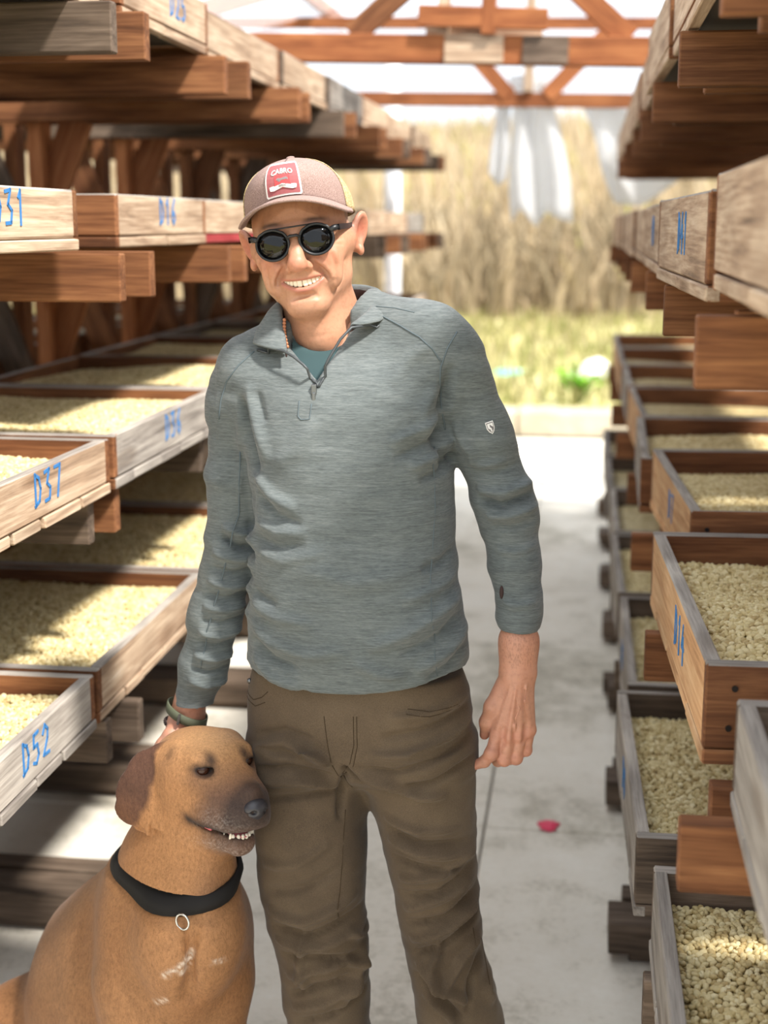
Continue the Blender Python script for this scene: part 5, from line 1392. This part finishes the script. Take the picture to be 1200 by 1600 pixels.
# ---- necklace, watch, bracelet
BEAD = plain('wooden_bead', lin(172, 112, 78), .5); mb = MB()
for i in range(9): p = m_(444.5 - .4 * i + .12 * i * i, 500 + i * 5.2, -.045 - .0025 * i); mb.ball(p, .0030, 8, 6)
for i in range(4): p = m_(580 - i * 4.5, 461 + i * 5.0, .035 - .006 * i); mb.ball(p, .0030, 8, 6)
o = pbuild(mb, 'bead_necklace', BEAD)
OLV = plain('olive_strap', lin(82, 86, 66), .7); BLK = plain('black_watch', lin(24, 24, 26), .3)
wt = empty('wristwatch'); wt.parent = person; wt['label'] = 'olive strap wristwatch below the rolled cuff'
axis = Vector(u_(297, 1095, 0) - wr2).normalized(); ctr = Vector(u_(292, 1114, .0)); e1 = axis.cross(Vector((0, 1, 0))).normalized(); e2 = axis.cross(e1)
wt.location = ctr - person.location
def band(r0x, r0y, hw, th, c=Vector((0, 0, 0)), tilt=0.0):
    P = []
    for i in range(40):
        a = 2 * math.pi * i / 40; d = e1 * math.cos(a) * r0x + e2 * math.sin(a) * r0y; sh = axis * (tilt * math.cos(a)); o_ = (e1 * math.cos(a) + e2 * math.sin(a))
        P.append([c + d + sh - axis * hw, c + d + o_ * th + sh - axis * hw * .9, c + d + o_ * th + sh + axis * hw * .9, c + d + sh + axis * hw, c + d + sh - axis * hw])
    return P
mb = MB(); mb.grid(band(.0345, .0315, .0085, .0025, tilt=.009), closed_u=True); mb.build('strap', OLV, wt, True)
d = -e2 * .0345 if (-e2).y < 0 else e2 * .0345
mb = MB(); mb.box((-.0032, -.002, -.0088), (.0032, .002, .0088)); o = mb.build('buckle', METAL, wt); o.location = d * 1.03 + e1 * .004; o.rotation_mode = 'QUATERNION'; o.rotation_quaternion = axis.to_track_quat('Z', 'Y')
mb = MB(); mb.box((-.014, -.004, -.014), (.014, .004, .014)); o = mb.build('watch_case', BLK, wt); o.location = -d * 1.08; o.rotation_mode = 'QUATERNION'; o.rotation_quaternion = axis.to_track_quat('Z', 'Y'); md = o.modifiers.new('b', 'BEVEL'); md.width = .003; md.segments = 2
CORD = plain('dark_cord', lin(52, 36, 32), .8)
mb = MB()
for ph in (0, 2.1, 4.2):
    pts = []
    for i in range(72):
        a = 2 * math.pi * i / 72; rr = 1 + .035 * math.cos(9 * a + ph); pts.append(Vector(u_(285, 1134, .004)) - Vector(person.location) + (e1 * math.cos(a) * .031 + e2 * math.sin(a) * .029) * rr + axis * (.0025 * math.sin(9 * a + ph) + .004 * math.cos(a)))
    mb.tube(pts, .0018, 6, closed=True)
mb.build('braided_bracelet', CORD, person, True)

# ------------------------------------------------------------------ the dog
dog = empty('dog', (-.66, 2.2, 0)); tag(dog, 'large tan short-haired dog with dark muzzle and black collar, sitting beside the man', 'dog')
def dchild(name, me):
    o = link(name, me, dog); o.location = -dog.location; return o
def dbuild(mb, name, mats, smooth=True, parent=None):
    o = mb.build(name, mats, parent or dog, smooth)
    if parent is None: o.location = -dog.location
    return o
DO = at(317, 1178, 2.13)
DRM = Matrix.Rotation(math.radians(46), 3, 'Z') @ Matrix.Rotation(math.radians(3), 3, 'X') @ Matrix.Rotation(math.radians(3), 3, 'Y')
DR = np.array(DRM)
def d2w(p): return np.asarray(p, float) @ DR.T + DO
def w2d(p): return (np.asarray(p, float) - DO) @ DR
def H(x, fwd, z): return (x, -fwd, z)                                 # head space: x, forward, z
neck1 = at(268, 1352, 2.165); neck2 = at(272, 1420, 2.17)

def dog_neck(F, T):
    """the neck and throat, shared by head and trunk so that the two meet under the collar"""
    F.cap(T(d2w(H(0, -.030, -.040))), T(neck1), .054, .080, .05)
    F.cap(T(d2w(H(0, .005, -.060))), T(at(296, 1388, 2.120)), .050, .074, .05)
    F.cap(T(neck1), T(neck2), .080, .100, .05)
    F.cap(T(at(296, 1392, 2.12)), T(at(300, 1450, 2.10)), .066, .085, .05)
    for a, b in (((H(-.030, .02, -.115)), at(262, 1400, 2.085)), ((H(.0, .03, -.12)), at(318, 1405, 2.06))): F.chain([T(d2w(a)), T(b)], [.006, .009], .03)
F = Field((-.165, -.215, -.21), (.165, .135, .085), .0024)
F.ell(H(0, .000, -.010), (.066, .074, .044), 0)
F.ell(H(0, .040, .004), (.052, .044, .032), .03)
for q in (-1, 1):
    F.ell(H(q * .047, .005, -.030), (.030, .048, .048), .04)            # cheek muscle
    F.ell(H(q * .040, .054, .020), (.013, .013, .007), .02)           # brow
    F.cap(H(q * .030, .070, -.018), H(q * .024, .120, -.034), .020, .020, .03)
F.cap(H(0, .050, -.022), H(0, .140, -.040), .038, .031, .03)          # muzzle bridge
F.ell(H(0, .130, -.056), (.034, .034, .027), .02)
for q in (-1, 1):                                                    # flews
    F.chain([H(q * .040, .035, -.058), H(q * .033, .085, -.066), H(q * .022, .132, -.066)], [.022, .021, .020], .02)
F.ell(H(0, .140, -.008), (.014, .018, .008), .02)
F.chain([H(0, .010, -.086), H(0, .075, -.106), H(0, .122, -.109)], [.034, .026, .019], .02)    # lower jaw
for q in (-1, 1): F.chain([H(q * .034, .012, -.086), H(q * .024, .085, -.105), H(q * .012, .126, -.107)], [.018, .012, .011], .015)
# open mouth
for i in range(10):
    t_ = i / 9; fw = .062 + .103 * t_; F.cap(H(-.060, fw, -.0795 - .005 * math.sin(math.pi * t_)), H(.060, fw, -.0795 - .005 * math.sin(math.pi * t_)), .0022 + .0082 * t_ ** 1.1, None, .004, 's')
for q in (-1, 1): F.chain([H(q * .050, .062, -.080), H(q * .042, .080, -.084), H(q * .034, .10, -.085)], [.0035, .0055, .005], .006, 's')
F.cap(H(0, .060, -.080), H(0, .135, -.079), .014, .015, .004, 's')
# eye sockets and lids
EY = [np.array(H(q * .0405, .0650, .0060)) for q in (-1, 1)]
for q, e in zip((-1, 1), EY):
    F.ell(e + np.array((q * .002, -.010, 0)), (.0170, .014, .0088), .004, 's')
    F.chain([e + np.array((-q * .014, -.004, -.001)), e + np.array((-q * .004, -.0095, .0092)), e + np.array((q * .005, -.0075, .0088)), e + np.array((q * .015, .004, .000))], [.0024, .0030, .0030, .0024], .005)
    F.chain([e + np.array((-q * .014, -.004, -.002)), e + np.array((0, -.0080, -.0092)), e + np.array((q * .014, .004, -.001))], [.0020, .0028, .0020], .005)
# wrinkles: cheek crease behind the mouth, forehead furrow
for q in (-1, 1):
    F.chain([H(q * .048, .046, -.048), H(q * .054, .026, -.064), H(q * .050, .014, -.088)], [.003, .0055, .003], .008, 's')
    F.chain([H(q * .050, .060, -.044), H(q * .058, .020, -.060), H(q * .052, .004, -.092)], [.003, .0065, .003], .012)
    F.chain([H(q * .046, .058, -.020), H(q * .040, .082, -.034), H(q * .032, .100, -.040)], [.001, .002, .001], .006, 's')
# ears: hanging flaps
EARP = []
def ear(F, q):
    K_ = [w2d(at(x, y, Y)) * np.array((-q, 1, 1)) for x, y, Y in ((262, 1176, 2.100), (234, 1188, 2.092), (213, 1218, 2.088), (202, 1256, 2.090), (199, 1276, 2.092))]
    for a, b, wd in zip(K_, K_[1:], (.019, .027, .030, .025)):
        c = (a + b) / 2; ax = b - a; ln_ = np.linalg.norm(ax); ax = ax / ln_; nv_ = np.array((q * .80, -.58, .10)); nv_ = nv_ - ax * (nv_ @ ax); nv_ /= np.linalg.norm(nv_); wv = np.cross(nv_, ax)
        sp = (c, (max(ln_ * .95, .022), wd, .0060), np.stack([ax, wv, nv_], 1))
        if F is not None: F.ell(sp[0], sp[1], .004, rot=sp[2])
        else: EARP.append(sp)
    if F is not None: F.cap(np.array(H(q * .048, .002, .014)), K_[0] * .7 + K_[1] * .3, .016, .010, .016)
for q in (-1, 1): ear(F, q); ear(None, q)
dog_neck(F, w2d)
lim = w2d(at(281, 1392, 2.15)); 
v, f = F.mesh(); v = relax(v, f, 1, .35); n = vnormals(v, f); d_ = np.zeros(len(v))
for q in (-1, 1):
    for pts, wd, a in (([H(q * .044, .082, -.036), H(q * .053, .062, -.050), H(q * .055, .046, -.068), H(q * .050, .046, -.092)], .0048, -.0052), ([H(q * .046, .078, -.026), H(q * .058, .050, -.044), H(q * .060, .032, -.066), H(q * .053, .032, -.096)], .0075, .0050),
                       ([H(q * .048, .060, -.012), H(q * .052, .040, -.020)], .004, -.0020), ([H(q * .034, .115, -.030), H(q * .037, .090, -.038)], .006, -.0020)):
        r_, t_, s_ = seg_dist2(v, [np.array(p) for p in pts]); d_ += a * np.exp(-(r_ / wd) ** 2) * np.clip(np.minimum(t_, 1 - t_) * 6 + .1, 0, 1)
v = v + n * d_[:, None]
# keep what lies above the collar plane
cn = np.array(at(262, 1320, 2.20)) - np.array(at(302, 1420, 2.10)); CC = at(279, 1364, 2.155); CA_, CB_, CD_ = at(207, 1300, 2.235), at(284, 1404, 2.055), at(354, 1366, 2.13); CNV = np.cross(CB_ - CA_, CD_ - CA_); CNV /= np.linalg.norm(CNV); CNV *= np.sign(CNV[2]); CC = at(276, 1352, 2.165); CC = CC - CNV * ((CC - CB_) @ CNV)
W_ = d2w(v); hd = (W_ - CC) @ CNV
L = v.copy()
TAN_ = np.array(lin(166, 120, 80)[:3]); LIGHT = np.array(lin(198, 154, 108)[:3]); BLACK = np.array(lin(38, 32, 32)[:3]); EARC = np.array(lin(74, 50, 42)[:3]); GREYM = np.array(lin(128, 112, 104)[:3]); DEEP = np.array(lin(134, 88, 54)[:3]); MUZ = np.array(lin(92, 70, 60)[:3])
fw = -L[:, 1]; c = np.tile(TAN_, (len(L), 1))
c = blend(c, LIGHT, .8 * gauss(L, H(0, .03, .05), (.07, .07, .04)))
c = blend(c, MUZ, .80 * np.clip((fw - .060) / .05, 0, 1) * np.clip((.004 - L[:, 2]) / .03, 0, 1))
c = blend(c, MUZ, .55 * np.clip((fw - .075) / .05, 0, 1))
c = blend(c, BLACK, .75 * np.clip((fw - .125) / .02, 0, 1) * np.clip((L[:, 2] + .075) / .02, 0, 1))
for q, e in zip((-1, 1), EY):
    c = blend(c, BLACK, np.clip(1.9 * gauss(L, e + np.array((0, -.004, .001)), (.021, .024, .0125)) - .25, 0, 1))
    c = blend(c, BLACK, np.clip(1.3 * gauss(L, e + np.array((-q * .010, -.002, .014)), (.012, .02, .013)) - .2, 0, .85))
    c = blend(c, MUZ, .55 * gauss(L, e + np.array((q * .004, -.002, -.016)), (.026, .024, .014)))
    inner = np.clip(1 - np.abs(L[:, 0]) / .001, 0, 0)
n1 = vnoise(L * 420, 3); n2 = vnoise(L * 900, 5)
wsp = np.clip(n1 * .5 + n2 * .8 - .50, 0, 1) * 2.6
c = blend(c, np.array(lin(196, 188, 182)[:3]), .55 * wsp * gauss(L, H(0, .120, -.066), (.06, .035, .020)))
c = blend(c, np.array(lin(190, 180, 172)[:3]), .50 * wsp * gauss(L, H(0, .095, -.116), (.05, .05, .014)))
lipm = np.exp(-((L[:, 2] + .080 + .0) / .0125) ** 2) * np.clip((fw - .040) / .016, 0, 1)
c = blend(c, BLACK, .95 * lipm)
mouth_in = (np.abs(L[:, 0]) < .030) * (fw > .045) * (np.abs(L[:, 2] + .080) < .016) * (fw < .14)
earw = np.clip((np.abs(L[:, 0]) - .070) / .010, 0, 1) * np.clip((-.0 + .040 - fw) / .03, 0, 1) * np.clip((.040 - L[:, 2]) / .02, 0, 1) * (hd > -.0) * np.clip((L[:, 2] + .135) / .01, 0, 1)
earw = np.zeros(len(L))
for c0_, r_, R_ in EARP:
    y_ = (L - c0_) @ R_; y_ = y_ / (np.asarray(r_) * np.array((1.05, 1.12, 1.9))); earw = np.maximum(earw, np.clip((1.25 - np.sqrt((y_ ** 2).sum(1))) / .3, 0, 1))
c = blend(c, EARC, .93 * earw)
for q in (-1, 1): c = blend(c, BLACK, .8 * gauss(L, H(q * .066, .012, .006), (.009, .010, .022)))
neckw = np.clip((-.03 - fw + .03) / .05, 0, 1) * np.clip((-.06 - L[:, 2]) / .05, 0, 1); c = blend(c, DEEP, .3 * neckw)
c = c * (1 + .16 * (n1 - .5) + .14 * (n2 - .5))[:, None]
hm = (hd > -.045)
keep = hm[f].all(1)
fk = f[keep]; used = np.unique(fk); remap = np.full(len(v), -1); remap[used] = np.arange(len(used))
head_d = (W_[used], remap[fk], c[used])

# trunk, legs, tail
F = Field((-1.22, 1.86, .0), (-.36, 2.80, .80), .0052)
dog_neck(F, lambda p: p)
F.ell(at(296, 1478, 2.145), (.092, .115, .135), .05)
F.ell(at(270, 1570, 2.20), (.098, .130, .140), .06)
F.cap(at(238, 1376, 2.215), at(160, 1468, 2.33), .074, .098, .08)
F.ell(at(196, 1546, 2.28), (.125, .150, .165), .08); F.ell(at(140, 1560, 2.36), (.115, .15, .15), .08)
F.ell(at(92, 1620, 2.45), (.118, .150, .150), .09)
F.ell(at(60, 1690, 2.55), (.125, .130, .120), .07)
for cx, cy, Y, r in ((205, 1470, 2.150, (.052, .075, .105)), (350, 1476, 2.205, (.045, .072, .105))): F.ell(at(cx, cy, Y), r, .05)
F.ell(at(268, 1470, 2.055), (.040, .040, .075), .04); F.ell(at(325, 1470, 2.07), (.036, .040, .075), .04)
F.cap(at(300, 1440, 2.02), at(296, 1560, 2.035), .004, .006, .03, 's')
legs = []
for (x, y, Y), (x2, y2, Y2), wx in (((206, 1545, 2.12), (214, 1640, 2.105), .0), ((338, 1540, 2.165), (334, 1640, 2.155), .0)):
    a, b = at(x, y, Y), at(x2, y2, Y2); foot = np.array((b[0] + .012, b[1] - .035, .030)); knee = np.array((b[0] + .004, b[1] - .012, .20))
    F.chain([a, b, knee, np.array((knee[0] + .004, knee[1] - .010, .075)), foot], [.062, .048, .036, .031, .030], .035)
    F.cap(foot, foot + np.array((.018, -.045, -.006)), .031, .026, .03)
    for k in range(4): F.ell(foot + np.array((.018 + (k - 1.5) * .016, -.062 - .006 * (k in (1, 2)), -.010)), (.0105, .018, .016), .008)
# folded hind leg on the image-left side, and the one behind
kn_ = at(22, 1590, 2.36); F.cap(at(70, 1650, 2.52), kn_, .105, .066, .05); F.chain([kn_ + np.array((0, .01, -.02)), np.array((kn_[0] - .03, kn_[1] + .06, .12)), np.array((kn_[0] - .01, kn_[1] + .10, .055)), np.array((kn_[0] + .01, kn_[1] - .06, .032))], [.062, .042, .036, .032], .03)
kn2 = at(250, 1640, 2.56); F.cap(at(140, 1690, 2.62), kn2, .09, .06, .05); F.chain([kn2, np.array((kn2[0] + .02, kn2[1] + .05, .10)), np.array((kn2[0], kn2[1] + .02, .05)), np.array((kn2[0] + .02, kn2[1] - .10, .032))], [.056, .04, .034, .03], .03)
F.chain([at(70, 1740, 2.66), np.array((-1.08, 2.68, .05)), np.array((-1.16, 2.55, .03))], [.04, .026, .014], .03)
F.f[:, :, 0] = 1
v, f = F.mesh(); v = relax(v, f, 1, .4)
hd = (v - CC) @ CNV; tk_ = np.clip((hd + .030) / .055, 0, 1); tk_ *= (np.sqrt(((v - CC) ** 2).sum(1)) < .25); v = v - vnormals(v, f) * (tk_ * .024)[:, None]; up = (hd < .055) | (v[:, 2] < CC[2] - .14)
near = np.sqrt(((v - CC) ** 2).sum(1)) < .30
keep = (up | ~near)[f].all(1); fk = f[keep]; used = np.unique(fk); remap = np.full(len(v), -1); remap[used] = np.arange(len(used)); v = v[used]; f = remap[fk]
n1 = vnoise(v * np.array((160, 160, 90)), 3); n2 = vnoise(v * 420, 5); n3 = vnoise(v * 14, 8)
c = np.tile(np.array(lin(150, 108, 72)[:3]), (len(v), 1))
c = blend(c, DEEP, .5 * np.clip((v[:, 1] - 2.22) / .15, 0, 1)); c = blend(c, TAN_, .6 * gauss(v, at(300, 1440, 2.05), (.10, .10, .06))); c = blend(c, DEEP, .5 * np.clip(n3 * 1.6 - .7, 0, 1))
WHT = np.array(lin(226, 214, 198)[:3])
P2 = v[:, [0, 2]]
for pts, wd in (([(302, 1484), (288, 1500), (262, 1514)], .0055), ([(298, 1492), (288, 1514)], .005), ([(332, 1500), (348, 1504)], .004), ([(240, 1572), (258, 1562)], .006)):
    q = [at(x, y, 2.03)[[0, 2]] for x, y in pts]; d_, t_, s_ = seg_dist2(P2, q); c = blend(c, WHT, .75 * np.exp(-(d_ / (wd * .8)) ** 2) * (v[:, 1] < 2.12) * np.clip(n2 * 2.2 - .5, 0, 1))
c = c * (1 + .20 * (n1 - .5) + .14 * (n2 - .5))[:, None]
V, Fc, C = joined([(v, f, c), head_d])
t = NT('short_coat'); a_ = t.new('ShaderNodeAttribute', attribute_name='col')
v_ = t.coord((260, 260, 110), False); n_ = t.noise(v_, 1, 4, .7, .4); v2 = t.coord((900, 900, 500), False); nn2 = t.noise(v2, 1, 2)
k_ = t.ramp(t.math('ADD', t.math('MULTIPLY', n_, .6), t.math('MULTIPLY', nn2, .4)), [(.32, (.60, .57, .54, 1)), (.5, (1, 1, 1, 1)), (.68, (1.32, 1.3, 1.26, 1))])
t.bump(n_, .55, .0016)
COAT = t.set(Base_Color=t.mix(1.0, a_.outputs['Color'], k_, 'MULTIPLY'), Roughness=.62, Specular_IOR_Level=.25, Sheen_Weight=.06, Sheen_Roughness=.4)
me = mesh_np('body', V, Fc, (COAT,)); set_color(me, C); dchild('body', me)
dbvh = BVHTree.FromPolygons([tuple(p) for p in V], [tuple(q) for q in Fc])

# nose, eyes, tongue, teeth
NOSEM = attr_mat('dog_nose', .32, 0, .6, (1, 1, 1), 900, .5, .0006)
F = Field((-.032, -.195, -.068), (.032, -.130, -.008), .0014)
F.ell(H(0, .162, -.031), (.0215, .017, .0155), 0); F.ell(H(0, .158, -.046), (.012, .013, .011), .008)
for q in (-1, 1): F.ell(H(q * .0105, .1765, -.0335), (.0050, .0085, .0042), .003, 's'); F.cap(H(q * .015, .173, -.036), H(q * .021, .163, -.037), .0022, .0014, .003, 's')
F.cap(H(0, .182, -.036), H(0, .173, -.058), .0012, None, .003, 's')
v, f = F.mesh(); v = relax(v, f, 1, .4); me = mesh_np('nose', d2w(v), f, (NOSEM,)); set_color(me, np.tile(np.array(lin(44, 42, 46)[:3]), (len(v), 1))); dchild('nose', me)
EYEM = plain('dog_eye', lin(52, 28, 18), .08, 0, .4)
for e in EY:
    mb = MB(); mb.ball(tuple(d2w(e + np.array((0, -.0015, 0)))), .0112, 20, 14); dbuild(mb, 'eye', EYEM)
TONG = plain('tongue_pink', lin(196, 110, 116), .4); GUM = plain('gum_pink', lin(206, 104, 110), .35)
mb = MB(); mb.ball(d2w(H(0, .092, -.0905)), (.021, .048, .0060), 18, 10, rot=DRM); dbuild(mb, 'tongue', TONG)
mb = MB()
for q in (-1, 1): mb.tube([d2w(H(q * .0425, .062, -.0805)), d2w(H(q * .0400, .076, -.0840)), d2w(H(q * .0355, .094, -.0870))], [.0026, .0048, .003], 8)
dbuild(mb, 'gum', GUM)
mb = MB(); 
for k in range(6):
    x = (k - 2.5) * .0066; mb.ball(d2w(H(x, .1365 - 30 * x * x, -.0905)), (.0032, .0026, .0050), 8, 6)
for q in (-1, 1):
    mb.tube([d2w(H(q * .0200, .126, -.0945)), d2w(H(q * .0205, .127, -.087)), d2w(H(q * .0205, .127, -.0825))], [.0028, .0022, .0006], 8)
    for k in range(3): mb.ball(d2w(H(q * (.0225 + .002 * k), .112 - .012 * k, -.0925)), (.0030, .004, .0036), 8, 6)
dbuild(mb, 'teeth', plain('dog_tooth', lin(232, 222, 204), .3))
# whisker spots are coat; collar: a band that hugs the neck
COLM = plain('black_webbing', lin(34, 32, 31), .75, spec=.25); STEEL = plain('collar_steel', lin(196, 196, 192), .25, .95)
e1_ = Vector(CNV).cross(Vector((0, 1, 0))).normalized(); e2_ = Vector(CNV).cross(e1_).normalized(); NK = 56; hw = .0135; P = []
def neck_r(c0, d, N_):
    h = dbvh.ray_cast(Vector(c0) + d * .22, -d); return max(.04, (h[0] - Vector(c0)).dot(d)) if h[0] is not None else .1
rad = []
for k in range(NK):
    a = 2 * math.pi * k / NK; d = e1_ * math.cos(a) + e2_ * math.sin(a)
    rad.append([neck_r(Vector(CC) + Vector(CNV) * s_, d, 0) for s_ in (-hw, 0, hw)])
rad = np.array(rad); rad = np.minimum(rad, np.median(rad) * 1.5); rad = np.maximum(np.maximum(rad, np.roll(rad, 1, 0)), np.roll(rad, -1, 0)); rad += .0015
for _ in range(3): rad = (np.roll(rad, 1, 0) + rad * 2 + np.roll(rad, -1, 0)) / 4
for k in range(NK):
    a = 2 * math.pi * k / NK; d = e1_ * math.cos(a) + e2_ * math.sin(a); N_ = Vector(CNV); C0 = Vector(CC); r0, r1, r2 = rad[k]; m = (r0 + r1 + r2) / 3 
    r1 = max(r1, (r0 + r2) / 2)
    P.append([C0 - N_ * hw + d * (r0 - .004), C0 - N_ * hw + d * (r0 + .0030), C0 + d * (r1 + .0042), C0 + N_ * hw + d * (r2 + .0030), C0 + N_ * hw + d * (r2 - .004), C0 - N_ * hw + d * (r0 - .004)])
col_ = empty('collar'); col_.parent = dog; col_.location = -dog.location; col_['label'] = 'black webbing collar with a steel ring'
mb = MB(); mb.grid(P, closed_u=True); mb.build('band', COLM, col_, True)
tgt = Vector(at(286, 1408, 2.06)) - Vector(CC); ang = math.atan2(tgt.dot(e2_), tgt.dot(e1_)); kf = int(round(ang / (2 * math.pi) * NK)) % NK
a = 2 * math.pi * kf / NK; d = e1_ * math.cos(a) + e2_ * math.sin(a); rp = Vector(CC) + d * (rad[kf][0] + .012) - Vector(CNV) * .009
mb = MB(); sd = Vector(CNV).cross(d).normalized(); dn_ = Vector((0, 0, -1)); R_ = .0115
mb.tube([rp + (sd * .55 + d * .35).normalized() * R_ * math.cos(2 * math.pi * k / 24) + dn_ * R_ * (1.15 * math.sin(2 * math.pi * k / 24) + .7) for k in range(24)], .0019, 8, closed=True); mb.build('ring', STEEL, col_, True)
kb_ = (kf + (3 if (Vector(e1_ * math.cos(2 * math.pi * (kf + 3) / NK) + e2_ * math.sin(2 * math.pi * (kf + 3) / NK)).x > d.x) else -3)) % NK
a = 2 * math.pi * kb_ / NK; d2 = e1_ * math.cos(a) + e2_ * math.sin(a); mb = MB(); bp = Vector(CC) + d2 * (rad[kb_][1] + .006); mb.ball(bp, (.012, .007, .013), 12, 8); mb.build('buckle', COLM, col_, True)
